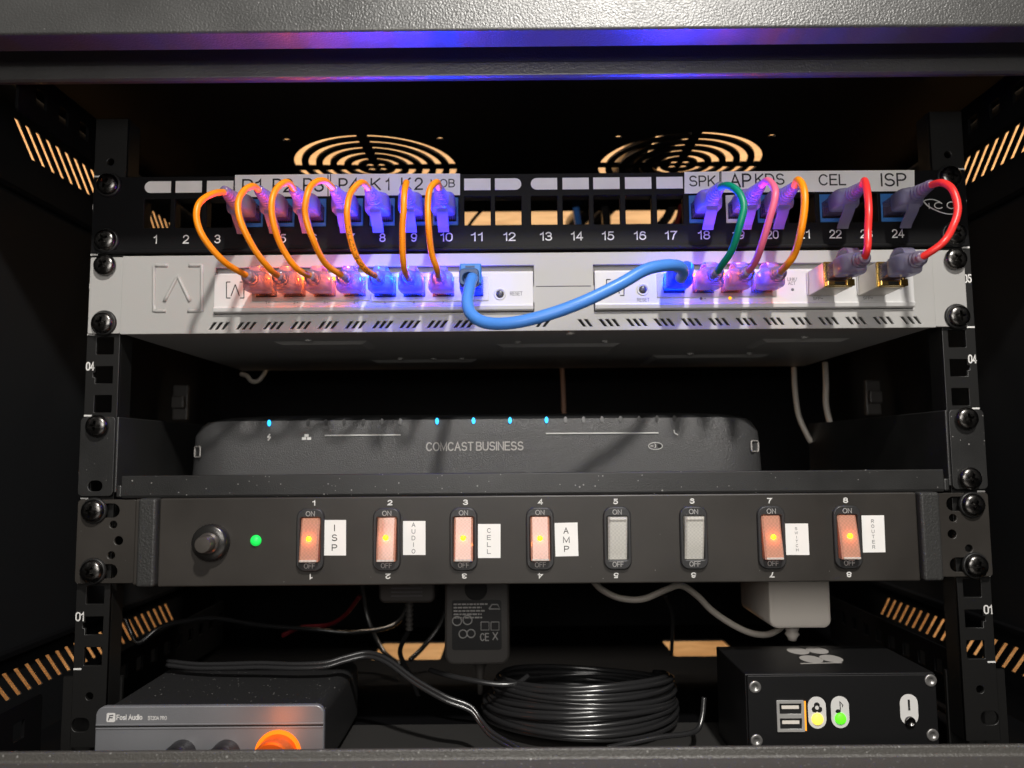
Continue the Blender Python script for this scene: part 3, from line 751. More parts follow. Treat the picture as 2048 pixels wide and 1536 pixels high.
def mini_mark(t, u, v, k):
    g = Geo()
    for pts in (((-10, -16), (-18, -16), (-18, 16), (-10, 16)), ((9, -16), (17, -16), (17, 16), (9, 16)), ((-9, 12), (-0.5, -11), (8, 12))):
        q = [at(u + a * k, v + b * k, YF - 0.02) for a, b in pts]
        for a, b in zip(q, q[1:]): g.tube([a, b], 0.28, 6)
    g.build('maker_mark', M['ink'], t)
mini_mark(m1, 471, 580, 1.0); mini_mark(m2, 1231, 575, 1.0)
def reset(t, u, v):
    p = at(u, v, YF)
    g = Geo(); g.lathe((p.x, YF + 0.02, p.z), [(3.4, 0), (3.3, 0.35), (2.9, 0.5), (2.5, 0.2), (2.3, 0.05)], 28); r = g.build('button_ring', M['module'], t, smooth=True)
    g = Geo(); g.lathe((p.x, YF, p.z), [(2.1, 0), (2.05, 0.5), (1.7, 0.8), (0.2, 0.9)], 24); g.build('reset_button', M['button'], t, smooth=True)
reset(m1, 1000, 588); reset(m2, 1286, 579)
g = Geo()
text_px(g, 'RESET', 1020, 583, 1045, 591, YF)
for i, u in enumerate(SU):
    text_px(g, str(i + 1), u - 3, 602, u + 1, 608, YF)
    if i < 4: text_px(g, '+', u + 3, 602.5, u + 6, 607.5, YF)
g.build('lettering', M['grey_ink'], m1)
g = Geo()
text_px(g, 'RESET', 1274, 596, 1299, 603, YF)
text_px(g, 'LINK/', 1575, 555, 1594, 562, YF); text_px(g, 'ACT', 1576, 563, 1591, 570, YF)
text_px(g, 'SFP+', 1626, 594, 1646, 600, YF); text_px(g, 'SFP+', 1726, 593, 1746, 599, YF); text_px(g, '10G', 1786, 573, 1804, 579, YF)
text_px(g, '+', 1408, 594, 1412, 600, YF); text_px(g, '+', 1466, 593, 1470, 599, YF)
g.build('lettering', M['grey_ink'], m2)
def led(t, u, v, y, r, mt, name='indicator_light', label=None):
    p = at(u, v, y)
    g = Geo(); g.lathe((p.x, y + 0.05, p.z), [(r, 0), (r * 0.95, 0.25), (r * 0.5, 0.45), (0.05, 0.5)], 16)
    o = g.build(name, mt, t, smooth=True)
    if label: o['label'] = label
    return o
led(m2, 1585, 579, YF, 0.8, M['grey_ink'], label='unlit grey indicator')
led(m2, 1402, 597, YF, 0.75, M['grey_ink'], label='unlit dark indicator')
led(m2, 1460, 596, YF, 0.85, M['led_amber'], label='lit orange indicator')
# port lamps: a small glowing window in the two upper corners of each port, and its light
COL = {'o': ((1.0, 0.13, 0.01), 'led_orange'), 'b': ((0.0, 0.03, 1.0), 'led_blue'), 'c': ((0.0, 0.12, 1.0), 'led_blue'), 'p': ((0.55, 0.08, 0.75), 'led_orange')}
def port_lamp(t, u, v, cl, cr, pw):
    p = at(u, v, YF)
    for dx, cc in ((-4.6, cl), (4.6, cr)):
        if cc is None: continue
        g = Geo(); g.box(p.x + dx - 1.1, p.x + dx + 1.1, YF - 0.9, YF - 0.52, p.z + 4.5, p.z + 6.3)
        g.build('port_lamp', M[COL[cc][1]], t)
        l = lamp('port_glow', 'SPOT', (p.x + dx * 0.75, YF - 2.6, p.z + 5.4), pw * (30.0 if cc in 'bc' else 8.0), COL[cc][0], 0.8, (p.x + dx * 0.6, -60, p.z + 30))
        lamp('port_glow', 'POINT', (p.x + dx * 0.8, YF - 6, p.z + 2.6), pw * (2.6 if cc in 'bc' else 0.8), COL[cc][0], 0.8)
        l.data.spot_size = math.radians(150); l.data.spot_blend = 1.0
for u, a, b, pw in zip(SU, 'oooobbob', 'ooobbbbb', (.010, .010, .010, .016, .020, .020, .013, .006)):
    port_lamp(m1, u, 578, a, b, pw)
for u, a, b, pw in zip(RU, 'boob', 'bboo', (.026, .009, .009, .009)):
    port_lamp(m2, u, 570, a, b, pw)

# ================================================================== plugs
def srect(hw, hh, y, e=4.0, n=28, cz=0):
    out = []
    for k in range(n):
        a = 2 * math.pi * k / n; c, s_ = math.cos(a), math.sin(a)
        out.append((hw * math.copysign(abs(c) ** (2 / e), c), y, cz + hh * math.copysign(abs(s_) ** (2 / e), s_)))
    return out
def plug_meshes(bootlen):
    g = Geo(); g.box(-5.75, 5.75, -9.5, 3.5, -4.0, 4.0)
    body = g.mesh(); body.materials.append(M['clear'])
    g = Geo(); y0 = -8.2
    secs = [srect(5.9, 4.3, y0, 7), srect(6.3, 4.8, y0 - 0.6, 7), srect(6.4, 5.0, y0 - 8, 7), srect(6.0, 4.9, y0 - 10.5, 6), srect(4.9, 4.5, y0 - 13.0, 4)]
    y = y0 - 13.6; r = 4.2; end = y0 - bootlen; n = 0
    while y > end:
        secs += [srect(r, r, y, 2.4), srect(r, r, y - 1.5, 2.2), srect(r - 0.75, r - 0.75, y - 1.7, 2.2), srect(r - 0.75, r - 0.75, y - 2.5, 2.2)]
        y -= 2.6; r = max(2.7, r - 0.33)
    secs += [srect(r - 0.2, r - 0.2, y - 0.2, 2), srect(r - 0.9, r - 0.9, y - 0.9, 2)]
    g.rings(secs); boot = g.mesh(); boot.materials.append(M['boot'])
    boot.polygons.foreach_set('use_smooth', [True] * len(boot.polygons))
    for e in boot.edges: pass
    path = catmull([(0, -20.5, -4.2), (0, -19.5, -6.6), (0, -16.5, -9.2), (0, -12.5, -12.0), (0, -10.5, -14.2)], 5)
    g = Geo(); rs = []
    for i, p in enumerate(path):
        t = (path[min(i + 1, len(path) - 1)] - path[max(i - 1, 0)]).normalized(); nrm = Vector((1, 0, 0)).cross(t)
        rs.append([p + Vector((-2.9, 0, 0)) + nrm * 0.5, p + Vector((2.9, 0, 0)) + nrm * 0.5, p + Vector((2.9, 0, 0)) - nrm * 0.5, p + Vector((-2.9, 0, 0)) - nrm * 0.5])
    g.rings(rs); latch = g.mesh(); latch.materials.append(M['boot'])
    path = catmull([(0, -19.5, 4.2), (0, -17.5, 7.0), (0, -13.0, 8.6), (0, -8.5, 8.3), (0, -5.5, 6.4), (0, -4.8, 4.4)], 5)
    g = Geo(); rs = []
    for i, p in enumerate(path):
        t = (path[min(i + 1, len(path) - 1)] - path[max(i - 1, 0)]).normalized(); nrm = Vector((1, 0, 0)).cross(t)
        rs.append([p + Vector((-2.9, 0, 0)) + nrm * 0.5, p + Vector((2.9, 0, 0)) + nrm * 0.5, p + Vector((2.9, 0, 0)) - nrm * 0.5, p + Vector((-2.9, 0, 0)) - nrm * 0.5])
    g.rings(rs); loop = g.mesh(); loop.materials.append(M['boot'])
    g = Geo()
    for k in range(8): g.box(-4.1 + k * 1.1, -3.6 + k * 1.1, -6, 2, -3.4, -2.4)
    pins = g.mesh(); pins.materials.append(M['brass'])
    for me in (body, boot, latch, loop, pins): me.transform(Matrix.Scale(S, 4))
    return dict(body=body, boot=boot, latch=latch, loop=loop, pins=pins)
PL_LONG, PL_SHORT = plug_meshes(27.5), plug_meshes(21)
def plug(parent, x, y, z, up, kit):
    off = wloc(parent)
    b = bpy.data.objects.new('plug', kit['body']); C.objects.link(b); b.parent = parent; b.location = Vector((x, y, z)) * S - off
    if not b.data.name.startswith('plug'): b.data.name = 'plug'
    for nm, me in (('boot', kit['boot']), ('latch', kit['loop'] if up else kit['latch']), ('contact', kit['pins'])):
        c = bpy.data.objects.new(nm, me); C.objects.link(c); c.parent = b
    md = b.modifiers.new('bevel', 'BEVEL'); md.width = 0.5 * S; md.segments = 2

def patch_cable(i, px, mt, label, sx, sz, sy, kit2, prot, r=1.55):
    px = [(u + random.uniform(-1.6, 1.6), v + random.uniform(-1.6, 1.6), y + random.uniform(-1, 1)) for u, v, y in px]
    """i: panel port, px: measured run with its distance from the panel, (sx, sy, sz): the switch port"""
    x, z = PX[i], PZ - 0.6
    t = thing('patch_cable', label, 'patch cable', (x, -20, sz - 5), 'patch cables between the panel and the white modules')
    a = Vector((x, -2 - 35, z)); b = Vector((sx, sy - prot, sz))
    pts = [a + Vector((0, 8, 0)), a] + [at(u, v, y) for u, v, y in px] + [b, b + Vector((0, 7, 0))]
    path = catmull(pts, 9)
    g = Geo(); g.tube(path, r, 16); j = g.build('jacket', mt, t, smooth=True)
    plug(t, x, -2.2, z, False, PL_LONG)
    plug(t, sx, sy, sz, True, kit2)
    return t, path, j
def sp(u, v): p = at(u, v, YF); return p.x, p.z
ORL = 'orange patch cable from the %s port to the white left module'
runs = [
    (3, [(425, 388, -50), (400, 408, -57), (393, 440, -59), (410, 480, -57), (450, 525, -49)], 0, 'orange cable from port 4, leftmost, arching over numbers 3 and 4'),
    (4, [(505, 372, -49), (484, 386, -56), (477, 412, -59), (485, 450, -58), (510, 500, -54), (538, 538, -46)], 1, 'orange cable from port 5 under the P2 tape'),
    (5, [(575, 364, -49), (553, 375, -56), (543, 405, -60), (546, 442, -59), (563, 492, -54), (594, 536, -46)], 2, 'orange cable from port 6 under the P3 tape'),
    (6, [(650, 363, -49), (626, 370, -56), (612, 396, -60), (611, 432, -59), (626, 482, -55), (652, 526, -47)], 3, 'orange cable from port 7 under the P4 tape'),
    (7, [(725, 366, -49), (703, 385, -56), (695, 420, -60), (698, 462, -58), (711, 510, -53), (732, 542, -46)], 4, 'orange cable with black printing, from port 8 under K1'),
    (8, [(812, 364, -52), (809, 385, -60), (807, 420, -62), (806, 460, -60), (807, 510, -55), (810, 540, -48)], 5, 'orange cable hanging straight down from port 9 under K2'),
    (9, [(873, 364, -50), (861, 378, -57), (857, 405, -60), (857, 450, -59), (864, 505, -54), (873, 540, -47)], 6, 'orange cable from port 10 under the MOB tape'),
]
for i, px, k, lab in runs:
    sx, sz = sp(SU[k], 577)
    t, path, jk = patch_cable(i, px, M['orange'], lab, sx, sz, YF - 0.6, PL_SHORT, 28)
    if i == 7: printed = (t, path, jk)
# lettering printed along the jacket of the cable from port 8
def print_on(path, s, start, size, r, parent):
    me = text_mesh(s, 1, size, 0.15, True)
    xs = [v.co.x for v in me.vertices]; x0 = min(xs)
    L = [0]
    for a, b in zip(path, path[1:]): L.append(L[-1] + (b - a).length)
    def frame(q):
        T = (path[min(q + 1, len(path) - 1)] - path[max(q - 1, 0)]).normalized()
        O = (Vector((0, -400, 110)) - path[q]); O = (O - T * O.dot(T)).normalized(); return T, O
    for v in me.vertices:
        d = min(max(start + (v.co.x - x0) * 1.05, 0), L[-1] - 0.01)
        i = max(q for q in range(len(L)) if L[q] <= d); i = min(i, len(path) - 2)
        f = (d - L[i]) / max(1e-6, L[i + 1] - L[i])
        T0, O0 = frame(i); T1, O1 = frame(i + 1)
        T = T0.lerp(T1, f).normalized(); O = O0.lerp(O1, f).normalized(); B = O.cross(T)
        p = path[i].lerp(path[i + 1], f)
        w_ = v.co.y / r
        v.co = p + (O * math.cos(w_) + B * math.sin(w_)) * (r + 0.05)
    link('printed_text', me, M['ink'], parent)
tot = printed[1][::-1]
print_on(tot, 'nRCe  SlimRun  CAT.6A  U/UTP  7HNL', 8.5, 1.75, 1.55, printed[2])
sx, sz = sp(RU[1], 570)
patch_cable(17, [(1455, 371, -50), (1477, 386, -57), (1486, 412, -60), (1480, 452, -58), (1463, 500, -52), (1445, 530, -44)], M['green'], 'green patch cable from port 18 under the SPK tape', sx, sz, YF - 0.6, PL_SHORT, 27, 1.75)
sx, sz = sp(RU[2], 570)
patch_cable(18, [(1533, 360, -50), (1548, 376, -58), (1549, 400, -60), (1540, 440, -58), (1522, 490, -52), (1509, 522, -45)], M['pink'], 'pink patch cable from the white jack at port 19', sx, sz, YF - 0.6, PL_SHORT, 27, 1.75)
sx, sz = sp(RU[3], 570)
patch_cable(19, [(1596, 361, -50), (1608, 377, -58), (1608, 410, -60), (1602, 458, -58), (1589, 505, -52), (1573, 530, -45)], M['orange'], 'orange patch cable from port 20, the only one on the right', sx, sz, YF - 0.6, PL_SHORT, 27, 1.75)
# SFP modules and the two red cables
for u, ul, lab, i, px, lab2 in (
    (1641, 1615, 'silver module with gold rim plugged beside the LINK/ACT lamp', 21, [(1728, 362, -48), (1733, 384, -56), (1736, 420, -60), (1737, 460, -62), (1734, 495, -63)], 'red patch cable hanging from port 22 under the CEL tape'),
    (1741, 1714, 'silver module with gold rim at the right end of the tray', 23, [(1882, 365, -49), (1905, 381, -56), (1914, 416, -60), (1905, 452, -62), (1884, 487, -63)], 'red patch cable looping widest from port 24 under ISP')):
    p = at(u, 568, YF)
    t = thing('sfp_module', lab, 'network module', (p.x, -15, p.z - 6.5), 'silver modules with gold rims in the right white module')
    loops = [rect(p.x - 7.1, p.x + 7.1, p.z - 6.5, p.z + 6.5, 0.4), rect(p.x - 5.9, p.x + 5.9, p.z - 3.4, p.z + 5.6)]
    me = plate_xz(loops, -27, 21.3, 0.2); link('housing', me, M['silver'], t)
    g = Geo(); g.box(p.x - 5.9, p.x + 5.9, -10, -9, p.z - 3.4, p.z + 5.6); g.build('housing_inside', M['void'], t)
    loops = [rect(p.x - 7.2, p.x + 7.2, p.z - 6.6, p.z + 6.6, 0.5), rect(p.x - 5.8, p.x + 5.8, p.z - 3.2, p.z + 5.4)]
    gf = link('gold_rim', plate_xz(loops, -28.6, 1.6, 0.3), M['gold'], t)
    g = Geo(); g.box(p.x - 6.6, p.x + 6.6, -31, -28.7, p.z - 6.4, p.z - 3.6); g.box(p.x + 2.6, p.x + 6.9, -32, -31.1, p.z - 6.8, p.z - 3.2); g.build('bail_latch', M['gold'], t, bevel=0.5)
    g = Geo(); g.box(p.x - 3, p.x + 2.2, -31.4, -31.05, p.z - 5.9, p.z - 4.4); g.build('latch_gap', M['void'], t)
    g = Geo(); g.box(p.x - 7.8, p.x - 7.2, -7, YF, p.z - 6, p.z + 6); g.build('cage_spring', M['steel'], t)
    patch_cable(i, px, M['red'], lab2, p.x, p.z + 1.1, -28.7, PL_SHORT, 29, 1.75)
# thick blue patch cable between the two modules
sx, sz = sp(SU[7], 577); ex, ez = sp(RU[0], 567)
t = thing('patch_cable', 'thick light blue cable sagging between the two white modules', 'patch cable', ((sx + ex) / 2, -40, 178))
path = catmull([at(u, v, y) for u, v, y in ((945, 555, -34), (939, 575, -41), (935, 605, -47), (944, 630, -52), (975, 646, -56), (1030, 645, -60), (1100, 628, -62), (1170, 602, -62), (1240, 568, -60), (1290, 540, -57), (1330, 531, -53), (1358, 533, -46), (1366, 545, -38), (1362, 556, -30))], 9)
g = Geo(); g.tube(path, 2.95, 22); g.build('jacket', M['blue'], t, smooth=True)
def blue_plug(x, z, hood):
    g = Geo(); g.box(x - 5.8, x + 5.8, YF - 18, YF - 0.6, z - 4, z + 4); b = g.build('plug', M['blue_clear'], t, bevel=0.5)
    if hood:
        g = Geo(); g.rings([[(x - 5.6, YF - 14, z - 2), (x + 5.6, YF - 14, z - 2), (x + 5.6, YF - 14, z + 8.6), (x - 5.6, YF - 14, z + 8.6)], [(x - 5.6, YF - 20, z - 2), (x + 5.6, YF - 20, z - 2), (x + 5.6, YF - 20, z + 9.0), (x - 5.6, YF - 20, z + 9.0)]])
        g.build('hood', M['blue_hood'], b, bevel=0.8)
        g = Geo(); g.box(x - 2.6, x + 2.2, YF - 20.2, YF - 19.9, z + 6.6, z + 7.6); g.build('latch', M['led_blue'] if False else M['blue_boot'], b)
        me = plate_xz([rect(x - 5.4, x + 4.6, z - 4.0, z + 4.6, 2), circ(x - 0.6, z - 0.5, 2.9)], YF - 27, 7, 0.5); link('boot', me, M['blue_boot'], b)
    else:
        g = Geo(); g.rings([srect_at(x, z, 6.3, 4.9, YF - 9, 6), srect_at(x, z, 6.3, 4.9, YF - 16, 6), srect_at(x + .5, z + 1, 4.9, 4.6, YF - 22, 3), srect_at(x + 1, z + 2, 3.6, 3.6, YF - 27, 2)])
        g.build('boot', M['blue_clear'], b, smooth=True)
        g = Geo()
        for k in range(4):
            y = YF - 20 - k * 1.6
            g.tube([(x - 4 + k * .4, y, z - 3), (x - 4.6 + k * .5, y, z), (x - 3.6 + k * .5, y, z + 3)], 0.35, 6)
        g.build('grip_rib', M['blue_clear'], b)
def srect_at(x, z, hw, hh, y, e): return [(x + a, y, z + c) for a, _, c in srect(hw, hh, 0, e)]
blue_plug(sx, sz, True); blue_plug(ex, ez, False)

# ================================================================== shelf and modem
sh = thing('rack_shelf', 'black steel shelf with a flanged front lip, carrying the modem', 'shelf', (0, 60, 88.5))
for s in (-1, 1):
    x0, x1 = sorted((s * 223.5, s * 242.2))
    loops = [rect(x0, x1, 90.2, 132.6, 2.5)]
    if s < 0: loops.append(rect(-236.8, -229.2, 92.8, 98.4, 2.7))
    link('ear', plate_xz(loops, -3.6, 1.6, 0.3), M['shelf'], sh)
    g = Geo(); xa, xb = sorted((s * 223.4, s * 221.8)); g.box(xa, xb, -3.2, 190, 92, 132.4); g.build('side_plate', M['shelf'], sh, bevel=0.6)
    g = Geo(); xa, xb = sorted((s * 221.4, s * 218.6)); g.box(xa, xb, -4.2, 3, 89.5, 96); g.build('corner_tab', M['shelf'], sh, bevel=0.8)
g = Geo(); g.prism_x([(-5, 100.6), (-5.2, 90.5), (-4.6, 89.2), (-3.2, 88.8), (190, 88.8), (190, 90.2), (-3.4, 90.2), (-3.6, 100.8), (-4.4, 101)], -218.2, 218.0)
g.build('shelf_plate', M['shelf'], sh, bevel=0.25)

MY = 40.0
mx0, mx1 = at(388, 945, MY + 25).x, at(1522, 945, MY + 25).x
mcx, mhw = (mx0 + mx1) / 2, (mx1 - mx0) / 2
md = thing('modem', 'dark grey business modem with small blue lights along its top edge', 'modem', (mcx, MY + 80, 90.4))
def plan(ix, iy, z, r=34, n=10):
    a, b = mhw - ix, 75 - iy
    cy = MY + 75
    out = []
    for sx_, sy_, a0 in ((1, -1, -90), (1, 1, 0), (-1, 1, 90), (-1, -1, 180)):
        for k in range(n + 1):
            t_ = math.radians(a0 + 90 * k / n)
            out.append((mcx + sx_ * (a - r) + r * math.cos(t_), cy + sy_ * (b - r * 0.8) + r * 0.8 * math.sin(t_), z))
    return out
top = at(1000, 838, MY).z
g = Geo(); g.rings([plan(2, 2, 90.5), plan(0.3, 0.3, 93), plan(0, 0, 100), plan(1.2, 0.5, top - 8), plan(5, 0.8, top - 2.2), plan(8, 1.0, top)], cap1=False)
g.build('front_shell', M['modem'], md, smooth=True)
g = Geo(); g.rings([plan(8.02, 1.02, top), plan(11, 3.5, top + 1.0), plan(18, 9, top + 2.8), plan(30, 20, top + 4.0), plan(60, 45, top + 4.4)], cap0=False)
g.build('top_cover', M['modem_top'], md, smooth=True)
yf = MY + 0.25
g = Geo(); text_px(g, 'COMCAST', 852, 884, 947, 902, yf - 0.4); text_px(g, 'BUSINESS', 952, 883, 1047, 901, yf - 0.4); g.build('maker_name', M['grey_mark'], md)
g = Geo()
for pts in (((650, 871), (801, 870)), ((1092, 867), (1317, 866))): g.tube([at(u, v, yf - 0.35) for u, v in pts], 0.38, 6)
for pts in (((540, 868), (535, 875), (541, 874), (536, 881)), ((1348, 860), (1349, 866), (1356, 870))):
    q = [at(u, v, yf - 0.3) for u, v in pts]
    for a, b in zip(q, q[1:]): g.tube([a, b], 0.4, 6)
for u, v in ((613, 871), (608, 877), (618, 877)):
    p = at(u, v, yf - 0.3); g.box(p.x - 1.2, p.x + 1.2, p.y - 0.05, p.y + 0.1, p.z - 0.8, p.z + 0.8)
q = [at(1311 + 14 * math.cos(a) * (1 if abs(math.cos(a)) > .5 else 1), 892 + 7 * math.sin(a), yf - 0.3) for a in [2 * math.pi * k / 24 for k in range(25)]]
g.tube(q, 0.2, 6)
text_px(g, '-)', 1301, 887, 1312, 896, yf - 0.3)
g.build('printed_marks', M['print'], md)
p = at(1319, 892, yf - 0.4); g = Geo(); g.lathe((p.x, p.y + 0.1, p.z), [(1.2, 0), (1.1, 0.1), (0.1, 0.12)], 16); g.build('sensor_hole', M['void'], md)
for u in (538, 616, 652, 688, 727, 764, 801, 874, 947, 1020, 1093, 1131, 1167, 1204, 1241, 1278, 1314, 1349):
    v = 846 - 9 * (u - 538) / 812.
    p = at(u, v, yf - 0.3); lit = u in (538, 874, 947, 1020, 1093)
    o = Geo()
    o.rings([[(p.x + 1.0 * a, yf - 0.35 + d, p.z + 1.9 * b) for a, b in [(math.cos(t_), math.sin(t_)) for t_ in [2 * math.pi * k / 14 for k in range(14)]]] for d in (0.6, 0)])
    oo = o.build('indicator_light', M['led_cyan'] if lit else M['smoked'], md)
    oo['label'] = 'lit blue indicator' if lit else 'unlit dark indicator'
for u0, u1, v, ry in ((398, 436, 904, 16), (1458, 1502, 893, 20)):
    p0, p1 = at(u0, v, MY + ry), at(u1, v, MY + ry - 6)
    # recessed thumb catch on the rounded corner
    g = Geo(); cx, cz = (p0.x + p1.x) / 2, p0.z
    for k, (hw_, hh_) in enumerate(((5.6, 3.2),)):
        lp = rect(-hw_, hw_, -hh_, hh_, 1.6)
        ang = math.radians(-52) if u0 < 1000 else math.radians(52)
        xx = mcx + (-1 if u0 < 1000 else 1) * (mhw - 34 + 34 * math.cos(math.radians(38)) - 0.6)
        yy = MY + 75 - (75 - 27.2) - 27.2 * math.sin(math.radians(38)) - 0.2
        q = [Vector((xx + a * math.cos(ang), yy + (a * math.sin(ang)), cz + b)) for a, b in lp]
        g.tube(q + [q[0]], 0.45, 6)
    g.build('side_catch', M['grey_mark'], md)

# ================================================================== power strip
YP = -7.0
pd = thing('rack_power_strip', 'black rack power strip with eight rocker switches and white name stickers', 'power strip', (0, 20, 43))
g = Geo(); g.box(-196.5, 201.8, YP, 60, 43.2, 89.0); g.build('case', M['pdu'], pd, bevel=0.7)
for s in (-1, 1):
    x0, x1 = sorted((s * 210.2, s * (241.8)))
    if s > 0: x0 = 212.0
    loops = [rect(x0, x1, 44.6, 88.4, 1.8)]
    for z in (82.55, 50.8): loops.append(rect(s * 228.5 - 9.0, s * 228.5 + 9.0, z - 3.7, z + 3.7, 3.6))
    loops += [circ(s * 222.5, 75.2, 2.0), circ(s * 219.4 if s < 0 else 221.6, 66.8, 2.3), circ(s * 223 if s < 0 else 230, 59.2, 2.0)]
    link('ear', plate_xz(loops, -3.6, 1.6, 0.3), M['pdu'], pd)
    g = Geo(); x0, x1 = sorted((s * 206.2, s * 210.0)) if s < 0 else (207.6, 211.6)
    g.box(x0, x1, -6.4, 30, 44.0, 88.6); g.build('ear_fold', M['pdu'], pd, bevel=0.9)
    g = Geo(); x0, x1 = (-206.0, -197.0) if s < 0 else (202.2, 207.4)
    if s > 0: x0, x1 = 202.2, 212.4
    if s < 0: x0, x1 = -206.4, -196.9
    g.box(x0, x1, -10.5, 2, 43.6, 89.2); g.build('end_strip', M['rubber'], pd, bevel=1.4, seg=3)
lab_u = [(628, 623), (780, 774), (931, 926), (1081, 1078), (1231, 1229), (1384, 1383), (1539, 1541), (1691, 1692)]
tw = [random.uniform(-0.5, 0.3) for _ in range(8)]
for k, (ut, uc) in enumerate(lab_u):
    uc = 622 + (1692 - 622) * k / 7.0 + (0, 0, 0, 0, 0, 0, 0, 0)[k]
    uc = (622, 774.5, 927.5, 1080, 1234, 1386.5, 1541.5, 1693)[k]
    vc = 1079 - 6 * k / 7
    c = at(uc, vc, YP); x, z = c.x, c.z
    sw = link('switch', plate_xz([rect(x - 7.2, x + 7.2, z - 16.2, z + 16.2, 4.6, 8), rect(x - 5.3, x + 5.3, z - 11.2, z + 11.4, 1.0)], YP - 2.2, 2.15, 0.6), M['bezel'], pd)
    on = k not in (4, 5)
    sw['label'] = 'rocker switch, lit' if on else 'rocker switch, unlit'
    g = Geo()                                 # rocker: pressed end sits low, the other end stands proud
    N_ = 10; rs = []
    for i in range(N_ + 1):
        f = i / N_; zz = z - 11.0 + 22.2 * f
        tilt = (1 - f) if on else f
        yy = YP - 1.6 - 4.2 * tilt ** 1.3 - 0.5 * math.sin(math.pi * f)
        w_ = 4.9; yy += tw[k] * math.sin(math.pi * f)
        rs.append([(x - w_, YP - 0.4, zz), (x - w_, yy + 0.9, zz), (x - w_ + 0.9, yy, zz), (x + w_ - 0.9, yy, zz), (x + w_, yy + 0.9, zz), (x + w_, YP - 0.4, zz)])
    g.rings(rs)
    ro = g.build('rocker', M['rocker_on'] if on else M['rocker_off'], sw)
    g = Geo(); zt = z + (10.2 if not on else -10.4)
    g.box(x - 4.4, x + 4.4, YP - (6.6 if not on else 6.4), YP - 5.4, zt - 0.55, zt + 0.55); g.build('rocker_ridge', M['rocker_off'], sw, bevel=0.3)
    if on:
        g = Geo(); yl = YP - 1.6 - 4.2 * 0.5 ** 1.3 - 0.5
        nx = x + random.uniform(-0.7, 0.5); nz_ = z + random.uniform(0.1, 1.2)
        yl += tw[k]
        g.lathe((nx, yl + 0.1, nz_), [(1.5, 0), (1.2, 0.35), (0.1, 0.5)], 18); g.build('neon_light', M['neon'], sw, smooth=True)
        lamp('neon_glow', 'POINT', (nx, yl - 1.6, nz_), random.uniform(0.0009, 0.0016), (1.0, 0.25, 0.04), 0.8)
    g = Geo(); text(g, 'ON', x - 2.4, x + 2.4, z + 12.2, z + 14.9, YP - 2.25)
    text(g, 'OFF', x - 2.9, x + 2.9, z - 14.7, z - 12.0, YP - 2.25); g.build('lettering', M['dim_print'], sw)
    g = Geo(); v = 1006 - 5.5 * k / 7; hw = 3.2 if k == 0 else 5
    text_px(g, str(k + 1), ut - hw, v - 5.5, ut + hw, v + 5.5, YP, weight=0.2)
    ub = ut - 6 + 13 * k / 7.; vb = 1153 - 4 * k / 7
    text_px(g, str(k + 1), ub - hw, vb - 5.5, ub + hw, vb + 5.5, YP, rot=math.pi, weight=0.2)
    g.build('switch_number', M['print'], sw)
for (u0, v0, u1, v1, sk, s, h, cu, wob) in ((647, 1040, 692, 1111, 0, 'ISP', 15, 669, 0), (806, 1042, 851, 1110, 0, 'AUDIO', 10, 827, 0), (956, 1048, 1001, 1116, 0, 'CELL', 11, 978, 0),
    (1109, 1046, 1155, 1113, 2, 'AMP', 15, 1132, 2), (1569, 1047, 1616, 1110, 0, 'SWITCH', 8.5, 1592, 3), (1723, 1031, 1768, 1105, 1, 'ROUTER', 9.0, 1745, 3)):
    y = YP - 0.15
    q = [at(u0, v0, y), at(u1, v0 - sk * .5, y), at(u1 + wob, v1 - sk * .5, y), at(u0 + wob, v1, y)]
    g = Geo(); g.poly(q, (0, 0.12, 0)); stk = g.build('name_sticker', M['tape'], pd)
    stk['label'] = 'white sticker reading ' + s
    g = Geo(); n = len(s); st = 6 if s != 'AUDIO' else 1
    pitch = (v1 - v0 - 2 * st) / n
    for i, ch in enumerate(s):
        v = v0 + st + pitch * (i + 0.5); hh = pitch * 0.34
        ww = {'I': 1.2, 'W': hh * 1.1, 'M': hh * 1.05}.get(ch, hh * 0.82)
        uu = cu + wob * (i / n)
        text_px(g, ch, uu - ww, v - hh, uu + ww, v + hh, y)
    g.build('lettering', M['grey_ink'] if s in ('SWITCH', 'ROUTER', 'AUDIO', 'CELL') else M['ink'], stk)
c = at(425, 1084, YP)
g = Geo()
prof = []
rs = []
for h, r, kn in ((0, 9.2, 0), (1.0, 9.4, 1), (4.2, 9.2, 1), (5.2, 8.4, 0), (5.6, 5.6, 0)):
    rs.append([(c.x + (r + (0.28 if (j % 2 and kn) else 0)) * math.cos(2 * math.pi * j / 72), YP - h, c.z + (r + (0.28 if (j % 2 and kn) else 0)) * math.sin(2 * math.pi * j / 72)) for j in range(72)])
g.rings(rs); kn = smooth_by_angle(g.build('breaker_collar', M['collar'], pd), 50)
g = Geo(); g.lathe((c.x, YP - 5.4, c.z), [(5.4, 0), (5.4, 1.2), (4.5, 2.0), (4.4, 7.0), (3.9, 7.8), (0.2, 8.0)], 32); smooth_by_angle(g.build('breaker_button', M['gunmetal'], kn))
c = at(512, 1081, YP); g = Geo(); g.lathe((c.x, YP, c.z), [(2.9, 0), (2.8, 0.7), (2.2, 1.7), (1.0, 2.3), (0.1, 2.5)], 24); g.build('power_light', M['led_green'], pd, smooth=True)

